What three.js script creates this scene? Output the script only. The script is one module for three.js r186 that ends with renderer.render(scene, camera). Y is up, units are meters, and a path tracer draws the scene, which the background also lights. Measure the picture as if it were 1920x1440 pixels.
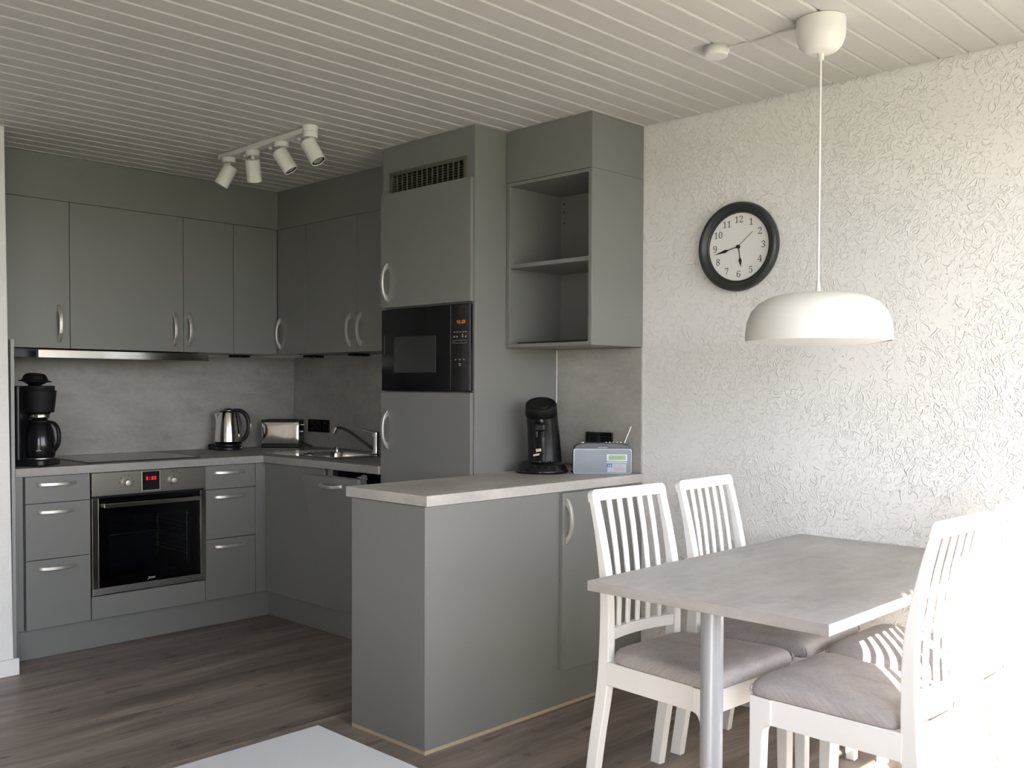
import * as THREE from 'three';
import { RoundedBoxGeometry } from 'three/addons/geometries/RoundedBoxGeometry.js';
import { mergeGeometries, toCreasedNormals } from 'three/addons/utils/BufferGeometryUtils.js';

// ---------------------------------------------------------------- camera, sky, sun, exposure
const scene = new THREE.Scene();
const F = 1824;                                           // focal length in pixels of the 1920 x 1440 frame
const camera = new THREE.PerspectiveCamera(2 * Math.atan(720 / F) * 180 / Math.PI, 1920 / 1440, 0.05, 200);
camera.matrixAutoUpdate = true;
{
  const m = new THREE.Matrix4().makeBasis(
    new THREE.Vector3(0.70292324, 0.00292571, 0.7112597),
    new THREE.Vector3(0.01520274, 0.99970129, -0.01913675),
    new THREE.Vector3(-0.71110322, 0.02426476, 0.70266879));
  camera.quaternion.setFromRotationMatrix(m);
  camera.position.set(-3.47, 1.2863, 4.6774);
  camera.setViewOffset(1920, 1440, 27.9, -48.4, 1920, 1440);   // lens shift
}
const SUN = new THREE.Vector3(-0.714, 0.423, 0.558).normalize();
{
  const W = 512, H = 256, d = new Float32Array(W * H * 4);
  for (let j = 0; j < H; j++) for (let i = 0; i < W; i++) {
    const el = ((j + 0.5) / H - 0.5) * Math.PI, az = ((i + 0.5) / W - 0.5) * 2 * Math.PI;
    const x = Math.cos(az) * Math.cos(el), y = Math.sin(el), z = Math.sin(az) * Math.cos(el);
    const t = Math.pow(Math.max(0, y), 0.5), c = Math.max(0, x * SUN.x + y * SUN.y + z * SUN.z);
    const glow = 0.25 * Math.pow(c, 8) + 2 * Math.pow(c, 60);
    const a = [1.70 * (1 - t) + 0.36 * t, 1.71 * (1 - t) + 0.52 * t, 1.74 * (1 - t) + 0.84 * t];
    const o = (j * W + i) * 4;
    for (let k = 0; k < 3; k++) d[o + k] = a[k] * (y < 0 ? 0.35 : 1) + glow * [1, 0.96, 0.88][k];
    d[o + 3] = 1;
  }
  const t = new THREE.DataTexture(d, W, H, THREE.RGBAFormat, THREE.FloatType);
  t.mapping = THREE.EquirectangularReflectionMapping; t.magFilter = t.minFilter = THREE.LinearFilter; t.needsUpdate = true;
  scene.background = t;
  scene.backgroundIntensity = 1.25;
}
const sun = new THREE.DirectionalLight(new THREE.Color(1, 0.93, 0.82), 7);
sun.position.set(-1 + SUN.x * 14, 1 + SUN.y * 14, 3.5 + SUN.z * 14);
sun.target.position.set(-1, 1, 3.5);
sun.castShadow = true; sun.shadow.mapSize.set(2048, 2048); sun.shadow.bias = -0.0005;
Object.assign(sun.shadow.camera, { left: -8, right: 8, top: 8, bottom: -8, near: 0.5, far: 40 });
sun.name = 'sun'; scene.add(sun, sun.target);
const renderer = new THREE.WebGLRenderer({ antialias: true });
renderer.toneMapping = THREE.LinearToneMapping;
renderer.toneMappingExposure = 6.1;
renderer.shadowMap.enabled = true;

// ---------------------------------------------------------------- helpers
const CAMERA_TURN = -Math.PI / 4;                          // things set square to the person taking the photo
let seed = 7; const rnd = () => { seed = (seed * 1664525 + 1013904223) >>> 0; return seed / 4294967296; };
const R = (a, b) => a + (b - a) * rnd();
const taken = new Map();
const numbered = (n) => { const k = taken.get(n) ?? 0; taken.set(n, k + 1); return k ? `${n}_${String(k).padStart(3, '0')}` : n; };
function tag(o, label, category, group) { o.userData.label = label; if (category) o.userData.category = category; if (group) o.userData.group = group; return o; }
function thing(name, label, category, [x, y, z] = [0, 0, 0], turn = 0, group) {
  const o = new THREE.Group(); o.name = numbered(name); o.position.set(x, y, z); o.rotation.y = turn; scene.add(o);
  return tag(o, label, category, group);
}
const flat = (g) => { const q = g.index ? g.toNonIndexed() : g; for (const k of Object.keys(q.attributes)) if (!['position', 'normal', 'uv'].includes(k)) q.deleteAttribute(k); q.morphAttributes = {}; return q; };
const join = (gs) => Array.isArray(gs) ? (gs.length === 1 ? gs[0] : mergeGeometries(gs.map((g) => { const q = flat(g); if (!q.attributes.uv) q.setAttribute('uv', new THREE.BufferAttribute(new Float32Array(q.attributes.position.count * 2), 2)); return q; }))) : gs;
function part(name, g, m, parent, label) {
  const o = new THREE.Mesh(join(g), m); o.name = parent === scene ? numbered(name) : name; o.castShadow = o.receiveShadow = true; parent.add(o);
  if (label) o.userData.label = label;
  return o;
}
function solo(name, label, category, g, m, group) { return tag(part(name, g, m, scene), label, category, group); }
function structure(name, g, m) { const o = part(name, g, m, scene); o.userData.kind = 'structure'; return o; }
function structureGroup(name) { const o = new THREE.Group(); o.name = name; o.userData.kind = 'structure'; scene.add(o); return o; }
// uv in metres from the dominant axis of each face; wood-like maps run along u
function uvBox(g, du = 0, dv = 0, swap = false) {
  const q = g.index ? g.toNonIndexed() : g, p = q.attributes.position, uv = new Float32Array(p.count * 2);
  const a = new THREE.Vector3(), b = new THREE.Vector3(), c = new THREE.Vector3();
  for (let i = 0; i < p.count; i += 3) {
    a.fromBufferAttribute(p, i); b.fromBufferAttribute(p, i + 1); c.fromBufferAttribute(p, i + 2);
    const n = b.clone().sub(a).cross(c.clone().sub(a)), X = Math.abs(n.x), Y = Math.abs(n.y), Z = Math.abs(n.z);
    [a, b, c].forEach((v, k) => {
      let u, w;
      if (Y >= X && Y >= Z) { u = v.x; w = v.z; } else if (X >= Z) { u = v.z; w = v.y; } else { u = v.x; w = v.y; }
      if (swap) [u, w] = [w, u];
      uv[(i + k) * 2] = u + du; uv[(i + k) * 2 + 1] = w + dv;
    });
  }
  q.setAttribute('uv', new THREE.BufferAttribute(uv, 2));
  return q;
}
// box between two corners with a small eased edge
function bx(x0, x1, y0, y1, z0, z1, r = 0.0012, seg = 1) {
  const w = x1 - x0, h = y1 - y0, d = z1 - z0; r = Math.min(r, w / 2.2, h / 2.2, d / 2.2);
  const g = r > 0 ? new RoundedBoxGeometry(w, h, d, seg, r) : new THREE.BoxGeometry(w, h, d);
  return g.translate((x0 + x1) / 2, (y0 + y1) / 2, (z0 + z1) / 2);
}
const cyl = (r0, r1, h, n = 32, open = false) => new THREE.CylinderGeometry(r1, r0, h, n, 1, open).translate(0, h / 2, 0);   // r0 at the base
const lathe = (pts, n = 48) => new THREE.LatheGeometry(pts.map((p) => new THREE.Vector2(p[0], p[1])), n);
function tube(pts, r, n = 24, k = 8, closed = false) { return new THREE.TubeGeometry(new THREE.CatmullRomCurve3(pts.map((p) => new THREE.Vector3(...p)), closed), n, r, k, closed); }
function rod(a, b, r, k = 12, r2 = r) {
  const A = new THREE.Vector3(...a), B = new THREE.Vector3(...b), d = B.clone().sub(A), g = new THREE.CylinderGeometry(r2, r, d.length(), k);
  g.applyQuaternion(new THREE.Quaternion().setFromUnitVectors(new THREE.Vector3(0, 1, 0), d.clone().normalize())).translate(...A.add(B).multiplyScalar(0.5).toArray());
  return g;
}
function poly(pts) { const s = new THREE.Shape(); pts.forEach((p, i) => i ? s.lineTo(p[0], p[1]) : s.moveTo(p[0], p[1])); s.closePath(); return s; }
function roundRect(x0, y0, x1, y1, r, S = THREE.Shape) {
  const s = new S(); s.moveTo(x0 + r, y0); s.lineTo(x1 - r, y0); s.quadraticCurveTo(x1, y0, x1, y0 + r); s.lineTo(x1, y1 - r); s.quadraticCurveTo(x1, y1, x1 - r, y1);
  s.lineTo(x0 + r, y1); s.quadraticCurveTo(x0, y1, x0, y1 - r); s.lineTo(x0, y0 + r); s.quadraticCurveTo(x0, y0, x0 + r, y0); return s;
}
const extrude = (s, d, b = 0, seg = 2, curve = 12) => new THREE.ExtrudeGeometry(s, { depth: d - 2 * b, bevelEnabled: b > 0, bevelSize: b, bevelThickness: b, bevelOffset: -b, bevelSegments: seg, curveSegments: curve }).translate(0, 0, b);
// a plan polygon (x, z) raised from y0 to y1
function slab(s, y0, y1, b = 0.0015) { return extrude(s, y1 - y0, b).rotateX(Math.PI / 2).translate(0, y1, 0); }

// ---------------------------------------------------------------- procedural surfaces
function grid(seedN) { const a = new Float32Array(256 * 256); let s = seedN * 9781 + 3; for (let i = 0; i < a.length; i++) { s = (s * 1664525 + 1013904223) >>> 0; a[i] = s / 4294967296; } return a; }
const G = [1, 2, 3, 4].map(grid);
function noise(g, x, y, px, py) {                          // value noise that repeats after px, py cells
  const xi = Math.floor(x), yi = Math.floor(y), fx = x - xi, fy = y - yi, u = fx * fx * (3 - 2 * fx), v = fy * fy * (3 - 2 * fy);
  const w = (n, p) => ((n % p) + p) % p, at = (i, j) => g[(w(j, py) & 255) * 256 + (w(i, px) & 255)];
  return (at(xi, yi) * (1 - u) + at(xi + 1, yi) * u) * (1 - v) + (at(xi, yi + 1) * (1 - u) + at(xi + 1, yi + 1) * u) * v;
}
function fbm(g, u, v, fx, fy, oct, gain = 0.5) { let s = 0, a = 1, t = 0; for (let o = 0; o < oct; o++) { s += a * noise(g, u * fx, v * fy, fx, fy); t += a; a *= gain; fx *= 2; fy *= 2; } return s / t; }
function dataTexture(W, H, fn, { color = true, rx = 1, ry = 1 } = {}) {
  const d = new Uint8Array(W * H * 4);
  for (let j = 0; j < H; j++) for (let i = 0; i < W; i++) { const c = fn((i + 0.5) / W, (j + 0.5) / H, i, j), o = (j * W + i) * 4; for (let k = 0; k < 3; k++) d[o + k] = Math.max(0, Math.min(255, c[k] * 255)); d[o + 3] = 255; }
  const t = new THREE.DataTexture(d, W, H); t.wrapS = t.wrapT = THREE.RepeatWrapping; t.magFilter = THREE.LinearFilter; t.minFilter = THREE.LinearMipmapLinearFilter; t.generateMipmaps = true;
  if (color) t.colorSpace = THREE.SRGBColorSpace; t.repeat.set(rx, ry); t.needsUpdate = true; return t;
}
// concrete-look laminate: soft clouds, long smears, a few darker spots
const concrete = dataTexture(768, 768, (u, v) => {
  const a = fbm(G[0], u, v, 4, 7, 5, 0.55), b = fbm(G[1], u, v, 3, 24, 4), c = fbm(G[2], u, v, 60, 90, 2), s = Math.max(0, fbm(G[3], u, v, 9, 14, 3) - 0.68);
  const k = 0.86 + (a - 0.5) * 0.21 + (b - 0.5) * 0.09 + (c - 0.5) * 0.05 - s * 0.35;
  return [k, k * 0.99, k * 0.98];
}, { rx: 1 / 1.1, ry: 1 / 1.1 });
// brown-grey oak laminate, grain along u
const wood = dataTexture(1024, 512, (u, v) => {
  const warp = (fbm(G[1], u, v, 4, 5, 3) - 0.5) * 0.09, vv = v + warp;
  const band = fbm(G[0], u, vv, 3, 14, 4, 0.5), fine = fbm(G[2], u, vv, 6, 96, 3), pore = fbm(G[3], u, vv, 24, 250, 2), wide = fbm(G[3], u, vv, 2, 6, 2), knot = Math.max(0, fbm(G[1], u + 0.37, vv, 16, 22, 2) - 0.77);
  const k = 0.60 + (band - 0.5) * 0.34 + (wide - 0.5) * 0.08 + (fine - 0.5) * 0.13 + (pore - 0.5) * 0.07 - knot * 1.2;
  return [k * 1.02, k * 0.965, k * 0.925];
}, { rx: 1 / 1.9, ry: 1 / 1.1 });
const cloth = dataTexture(512, 512, (u, v) => {
  const w = fbm(G[2], u, v, 128, 64, 2), w2 = fbm(G[3], u, v, 60, 140, 2), b = fbm(G[0], u, v, 5, 5, 3), k = 0.90 + (w - 0.5) * 0.09 + (w2 - 0.5) * 0.09 + (b - 0.5) * 0.12;
  return [k, k * 0.985, k * 0.98];
}, { rx: 1 / 0.28, ry: 1 / 0.28 });
const clothBump = dataTexture(256, 256, (u, v) => { const k = 0.5 + (noise(G[1], u * 90, v * 90, 90, 90) - 0.5) * 0.5; return [k, k, k]; }, { color: false, rx: 1 / 0.1, ry: 1 / 0.1 });
const brushed = dataTexture(256, 256, (u, v) => { const k = 0.30 + 0.22 * fbm(G[0], u, v, 4, 120, 2); return [k, k, k]; }, { color: false, rx: 1 / 0.3, ry: 1 / 0.3 });
const peel = dataTexture(256, 256, (u, v) => { const k = fbm(G[0], u, v, 40, 40, 3); return [k, k, k]; }, { color: false, rx: 1 / 0.12, ry: 1 / 0.12 });
// rough-trowelled plaster: thousands of short curled ridges of paste on a flat coat
function plasterTexture(size, count, seedN) {
  const h = new Float32Array(size * size); let s = seedN; const q = () => { s = (s * 1664525 + 1013904223) >>> 0; return s / 4294967296; };
  const W = (n) => ((n % size) + size) % size;
  for (let k = 0; k < count; k++) {
    let x = q() * size, y = q() * size;
    const dense = noise(G[0], x / size * 9, y / size * 9, 9, 9); if (q() > 0.15 + dense * 1.2) continue;
    let dir = (q() < 0.66 ? 0.95 : -1.2) + (q() - 0.5) * 1.3 + (noise(G[1], x / size * 5, y / size * 5, 5, 5) - 0.5) * 1.8; if (q() < 0.5) dir += Math.PI;
    const long = Math.pow(q(), 3), len = 3 + long * 62 + q() * 9, wid = 1.5 + q() * q() * 2.6, amp = 0.15 + 0.85 * Math.pow(q(), 1.6), bend = (q() - 0.5) * 0.09;
    for (let t = 0; t < len; t++) {
      const f = Math.sin(Math.PI * (t + 0.5) / len), r = wid * (0.55 + 0.45 * f), a = amp * Math.min(1, f * 1.8) * (0.75 + 0.5 * q());
      dir += bend + (q() - 0.5) * 0.22; x += Math.cos(dir); y += Math.sin(dir);
      const R2 = Math.ceil(r + 1.5);
      for (let j = -R2; j <= R2; j++) for (let i = -R2; i <= R2; i++) {
        const dd = Math.hypot(i + Math.floor(x) - x, j + Math.floor(y) - y) / r; if (dd >= 1) continue;
        const o = W(Math.floor(y) + j) * size + W(Math.floor(x) + i), v = a * (1 - dd * dd) * (1 - dd * dd * 0.5);
        if (v > h[o]) h[o] = v;
      }
    }
  }
  return dataTexture(size, size, (u, v, i, j) => { let k = 0; for (let b = -1; b <= 1; b++) for (let a = -1; a <= 1; a++) k += h[W(j + b) * size + W(i + a)] * (a === 0 && b === 0 ? 4 : a && b ? 1 : 2) / 16; k = 0.12 + k * 0.8 + 0.05 * noise(G[2], u * 250, v * 250, 250, 250) + 0.10 * fbm(G[3], u, v, 48, 48, 2); return [k, k, k]; }, { color: false, rx: 1 / 1.55, ry: 1 / 1.55 });
}
const plasterBump = plasterTexture(2048, 36000, 12345);

const M = {};
const std = (o) => new THREE.MeshPhysicalMaterial(o);
const lin = (r, g, b) => new THREE.Color().setRGB(r, g, b);
M.plaster = std({ color: lin(0.79, 0.77, 0.745), roughness: 0.85, bumpMap: plasterBump, bumpScale: 0.0040 });
M.wall = std({ color: lin(0.80, 0.78, 0.75), roughness: 0.92 });
M.wallFar = std({ color: lin(0.38, 0.36, 0.33), roughness: 0.92 });
M.roughcast = std({ color: lin(0.80, 0.78, 0.75), roughness: 0.92, bumpMap: peel, bumpScale: 0.0015 });
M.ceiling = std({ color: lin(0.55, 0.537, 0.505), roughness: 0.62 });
M.trim = std({ color: lin(0.82, 0.81, 0.79), roughness: 0.5 });
M.wood = [0.975, 0.99, 1.0, 1.015].map((k) => std({ color: lin(0.70 * k, 0.65 * k, 0.63 * k), map: wood, roughness: 0.47, bumpMap: wood, bumpScale: 0.0003 }));
M.grey = std({ color: lin(0.190, 0.188, 0.177), roughness: 0.38, bumpMap: peel, bumpScale: 0.00012 });
M.greyDark = std({ color: lin(0.15, 0.153, 0.152), roughness: 0.55 });
M.greyEdge = std({ color: lin(0.40, 0.40, 0.385), roughness: 0.45 });
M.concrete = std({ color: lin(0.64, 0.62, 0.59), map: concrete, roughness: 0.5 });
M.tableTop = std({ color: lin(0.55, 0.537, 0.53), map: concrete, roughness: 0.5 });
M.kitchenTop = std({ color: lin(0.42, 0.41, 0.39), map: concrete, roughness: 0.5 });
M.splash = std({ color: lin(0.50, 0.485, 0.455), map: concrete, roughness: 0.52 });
M.board = std({ color: lin(0.42, 0.35, 0.24), roughness: 0.9 });
M.steel = std({ color: lin(0.62, 0.61, 0.58), metalness: 1, roughness: 0.34, roughnessMap: brushed });
M.steelDark = std({ color: lin(0.36, 0.355, 0.34), metalness: 1, roughness: 0.4 });
M.chrome = std({ color: lin(0.80, 0.79, 0.78), metalness: 1, roughness: 0.08 });
M.mirrorSteel = std({ color: lin(0.92, 0.885, 0.85), metalness: 1, roughness: 0.13 });
M.satin = std({ color: lin(0.72, 0.69, 0.63), metalness: 0.85, roughness: 0.36 });
M.black = std({ color: lin(0.007, 0.007, 0.008), roughness: 0.32, specularIntensity: 0.8 });
M.blackGloss = std({ color: lin(0.008, 0.008, 0.009), roughness: 0.12, specularIntensity: 0.7 });
M.blackMatt = std({ color: lin(0.009, 0.009, 0.0095), roughness: 0.6, specularIntensity: 0.45 });
M.void = std({ color: lin(0.006, 0.006, 0.006), roughness: 0.9 });
M.white = std({ color: lin(0.80, 0.79, 0.76), roughness: 0.42 });
M.lampWhite = std({ color: lin(0.74, 0.725, 0.685), roughness: 0.5 });
M.chairWhite = std({ color: lin(0.83, 0.82, 0.80), roughness: 0.4 });
M.fabric = std({ color: lin(0.49, 0.468, 0.458), map: cloth, roughness: 0.85, bumpMap: clothBump, bumpScale: 0.0004, sheen: 0.25, sheenColor: lin(0.6, 0.58, 0.58), sheenRoughness: 0.5 });
M.legGrey = std({ color: lin(0.40, 0.42, 0.44), roughness: 0.35, metalness: 0.25 });
M.tableGrey = std({ color: lin(0.50, 0.51, 0.535), roughness: 0.45 });
M.hob = std({ color: lin(0.02, 0.02, 0.021), roughness: 0.12 });
M.tan = std({ color: lin(0.10, 0.088, 0.066), roughness: 0.6 });
M.terrace = std({ color: lin(0.30, 0.275, 0.21), roughness: 0.95 });
M.lawn = std({ color: lin(0.14, 0.18, 0.07), roughness: 1 });
M.render = std({ color: lin(0.65, 0.63, 0.6), roughness: 0.95 });

// ---------------------------------------------------------------- the room
const CEIL = 2.413, ZW = 5.0, XL = -6.5;
{
  const fl = structureGroup('floor');
  part('subfloor', bx(XL - 0.2, 0.3, -0.2, -0.009, -0.9, ZW + 0.2, 0), M.greyDark, fl);
  const PW = 0.192, PL = 1.285;
  let row = 0;
  for (let z = -0.72; z < ZW; z += PW, row++) {
    let x = XL - R(0, PL); const ru = rnd() * 5, rv = rnd() * 5;   // the grain runs on along a row
    while (x < 0.1) {
      const x0 = Math.max(x, XL), x1 = Math.min(x + PL, 0.1); x += PL;
      if (x1 - x0 < 0.02) continue;
      const g = uvBox(bx(x0 + 0.0002, x1 - 0.0002, -0.009, 0, z + 0.0002, Math.min(z + PW, ZW) - 0.0002, 0.0006), ru, rv);
      part('plank', g, M.wood[Math.floor(rnd() * 4)], fl);
    }
  }
}
{
  const ce = structureGroup('ceiling');
  part('ceiling_slab', bx(XL - 0.2, 0.3, CEIL + 0.016, CEIL + 0.25, -0.9, ZW + 0.2, 0), M.greyDark, ce);
  // profiled boards: flat face, a chamfer on the window side, then a recessed tongue
  const P = 0.0948, prof = poly([[0, 0.0155], [0, 0.0012], [0.0012, 0], [0.0808, 0], [0.0858, 0.0076], [P - 0.0006, 0.0076], [P - 0.0006, 0.0155]]);
  const g = new THREE.ExtrudeGeometry(prof, { depth: -XL - 0.011, bevelEnabled: false }).rotateY(-Math.PI / 2).translate(-0.011, CEIL, 0);
  // after the turn the extrusion runs along -x and the profile's x runs along +z
  for (let z = 2.625 - 0.0862 - P * 40; z < ZW; z += P) {
    if (z + P < -0.7) continue;
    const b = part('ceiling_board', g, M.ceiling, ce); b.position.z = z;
  }
}
structure('wall_right', uvBox(bx(0, 0.25, -0.1, CEIL + 0.1, 1.652, ZW + 0.2, 0)), M.plaster);
structure('wall_back', bx(XL - 0.2, 0.35, -0.1, CEIL + 0.1, -0.9, -0.706, 0), M.wall);
structure('wall_alcove', bx(0.103, 0.25, -0.1, CEIL + 0.1, -0.706, 1.652, 0), M.wall);
{
  const s = poly([[XL, 0], [-1.925, 0], [-1.944, CEIL + 0.016], [XL, CEIL + 0.016]]);
  structure('wall_left', uvBox(extrude(s, 0.83, 0.004).translate(0, 0, -0.69)), M.roughcast);
  structure('baseboard_left', bx(XL, -1.906, 0, 0.073, 0.141, 0.155, 0.002), M.trim);
}
structure('wall_far', bx(XL - 0.25, XL, -0.1, CEIL + 0.1, 0.13, ZW + 0.2, 0), M.wallFar);
// window wall behind the photographer: two glazed openings, a balcony slab above them outside
{
  const s = poly([[XL - 0.25, -0.1], [0.25, -0.1], [0.25, CEIL + 0.1], [XL - 0.25, CEIL + 0.1]]);
  for (const [a, b, c, d] of [[-3.02, 0.80, -0.22, 2.28], [-5.5, 0.04, -3.70, 2.3]]) s.holes.push(poly([[a, b], [c, b], [c, d], [a, d]]));
  structure('wall_front', new THREE.ExtrudeGeometry(s, { depth: 0.3, bevelEnabled: false }).translate(0, 0, ZW), M.wall);
  let n = 1;
  for (const [a, b, c, d] of [[-3.02, 0.80, -0.22, 2.28], [-5.5, 0.04, -3.70, 2.3]]) {
    const w = structureGroup('window_' + n++), t = 0.06;
    part('window_frame', [bx(a, c, b, b + t, ZW + 0.12, ZW + 0.18), bx(a, c, d - t, d, ZW + 0.12, ZW + 0.18), bx(a, a + t, b, d, ZW + 0.12, ZW + 0.18), bx(c - t, c, b, d, ZW + 0.12, ZW + 0.18)], M.trim, w);
  }
  structure('balcony_slab', slab(poly([[XL - 2, ZW + 0.301], [3, ZW + 0.301], [3, 6.05], [-4.55, 6.05], [-4.55, 6.4], [XL - 2, 6.4]]), 2.56, 2.75, 0.001), M.render);
  structure('terrace', bx(XL - 6, 8, -0.3, -0.06, ZW + 0.3, 12, 0), M.terrace);
  structure('lawn', bx(-60, 60, -0.5, -0.12, 12, 80, 0), M.lawn);
}

// ---------------------------------------------------------------- kitchen: handles, drawers, doors
// arched bar handle, 184 mm long, lying along +x, standing out along +z
const handleGeo = (() => {
  const s = new THREE.Shape(), L = 0.092, h = 0.033;
  s.moveTo(-L, 0); s.bezierCurveTo(-L + 0.003, 0.010, -0.062, h, 0, h); s.bezierCurveTo(0.062, h, L - 0.003, 0.010, L, 0);
  s.lineTo(L - 0.030, 0); s.quadraticCurveTo(L - 0.030, 0.006, L - 0.036, 0.0075); s.bezierCurveTo(0.046, 0.019, 0.03, h - 0.011, 0, h - 0.011); s.bezierCurveTo(-0.03, h - 0.011, -0.046, 0.019, -L + 0.036, 0.0075);
  s.quadraticCurveTo(-L + 0.030, 0.006, -L + 0.030, 0); s.closePath();
  return toCreasedNormals(extrude(s, 0.0155, 0.002, 2, 16).translate(0, 0, -0.00775).rotateX(Math.PI / 2).scale(1, -1, 1), 0.6);
})();
handleGeo.computeBoundingBox();
// scale(1,-1,1) mirrors the solid, so its triangles are turned round again
{ const p = handleGeo.attributes.position.array, n = handleGeo.attributes.normal.array; for (let i = 0; i < p.length; i += 9) for (let k = 0; k < 3; k++) { [p[i + 3 + k], p[i + 6 + k]] = [p[i + 6 + k], p[i + 3 + k]]; [n[i + 3 + k], n[i + 6 + k]] = [n[i + 6 + k], n[i + 3 + k]]; } if (handleGeo.boundingBox.max.z < 0.02) handleGeo.rotateX(Math.PI); handleGeo.computeVertexNormals(); }
function handle(parent, x, y, z, face, upright) {          // face: 0 looks along +z, 1 looks along -x
  const h = part('handle', handleGeo, M.satin, parent, 'arched satin metal handle');
  h.position.set(x, y, z); h.rotation.set(0, face ? -Math.PI / 2 : 0, upright ? Math.PI / 2 : 0, 'YXZ');
  return h;
}
const T = 0.019, GAP = 0.0015;
function frontZ(name, parent, x0, x1, y0, y1, z) { return part(name, uvBox(bx(x0 + GAP, x1 - GAP, y0 + GAP, y1 - GAP, z - T, z)), M.grey, parent); }
function frontX(name, parent, z0, z1, y0, y1, x) { return part(name, uvBox(bx(x, x + T, y0 + GAP, y1 - GAP, z0 + GAP, z1 - GAP)), M.grey, parent); }

const YW = 0.903, YWB = 0.864, YP = 0.149;                 // worktop top, worktop underside, plinth top
// base units on the back run
function drawerUnit(label, x0, x1, hx0, hx1) {
  const t = thing('drawer_cabinet', label, 'cabinet', [0, 0, 0]);
  part('carcass', [bx(x0, x1, YP, YWB - 0.002, -0.58, -T - 0.001)], M.greyDark, t);
  const ys = [[0.735, 0.862, 0.823], [0.471, 0.735, 0.694], [YP, 0.471, 0.429]];
  for (const [a, b, hy] of ys) { const d = frontZ('drawer', t, x0, x1, a, b, 0); handle(d, (hx0 + hx1) / 2, hy, 0, 0, false); }
  return t;
}
drawerUnit('grey three-drawer base cabinet left of the oven, beside the white wall', -1.822, -1.522, -1.772, -1.586);
drawerUnit('grey three-drawer base cabinet right of the oven, next to the inner corner', -0.919, -0.618, -0.868, -0.682);
{
  const t = thing('filler_panel', 'narrow recessed grey filler strip at the left end of the base cabinets', 'panel');
  part('filler_board', bx(-1.868, -1.829, YP, YWB - 0.002, -0.022, -0.006), M.grey, t);
  const c = thing('filler_panel', 'narrow grey filler strip in the inner corner right of the drawers', 'panel');
  part('filler_board', bx(-0.616, -0.540, YP, YWB - 0.002, -0.024, -0.002), M.grey, c);
  const o = thing('oven_housing', 'grey fascia board below the oven with its housing behind', 'cabinet');
  part('housing', [bx(-1.519, -1.505, YP, YWB - 0.004, -0.58, -0.022), bx(-0.936, -0.921, YP, YWB - 0.004, -0.58, -0.022), bx(-1.505, -0.936, YP, YP + 0.016, -0.58, -0.022)], M.greyDark, o);
  frontZ('fascia', o, -1.5205, -0.9205, YP, 0.262, 0.002);
}
solo('side_panel', 'light grey upright end panel between the white wall and the worktop', 'panel', uvBox(bx(-1.885, -1.869, 0, 1.492, -0.69, 0.016)), M.greyEdge);
solo('plinth', 'grey plinth board under the oven and drawer cabinets', 'plinth', uvBox(bx(-1.868, -0.503, 0.001, YP - 0.002, -0.07, -0.052)), M.grey);
solo('plinth', 'grey plinth board under the sink cabinet and dishwasher', 'plinth', uvBox(bx(-0.503, -0.485, 0.001, YP - 0.002, -0.052, 1.023)), M.grey);

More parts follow.
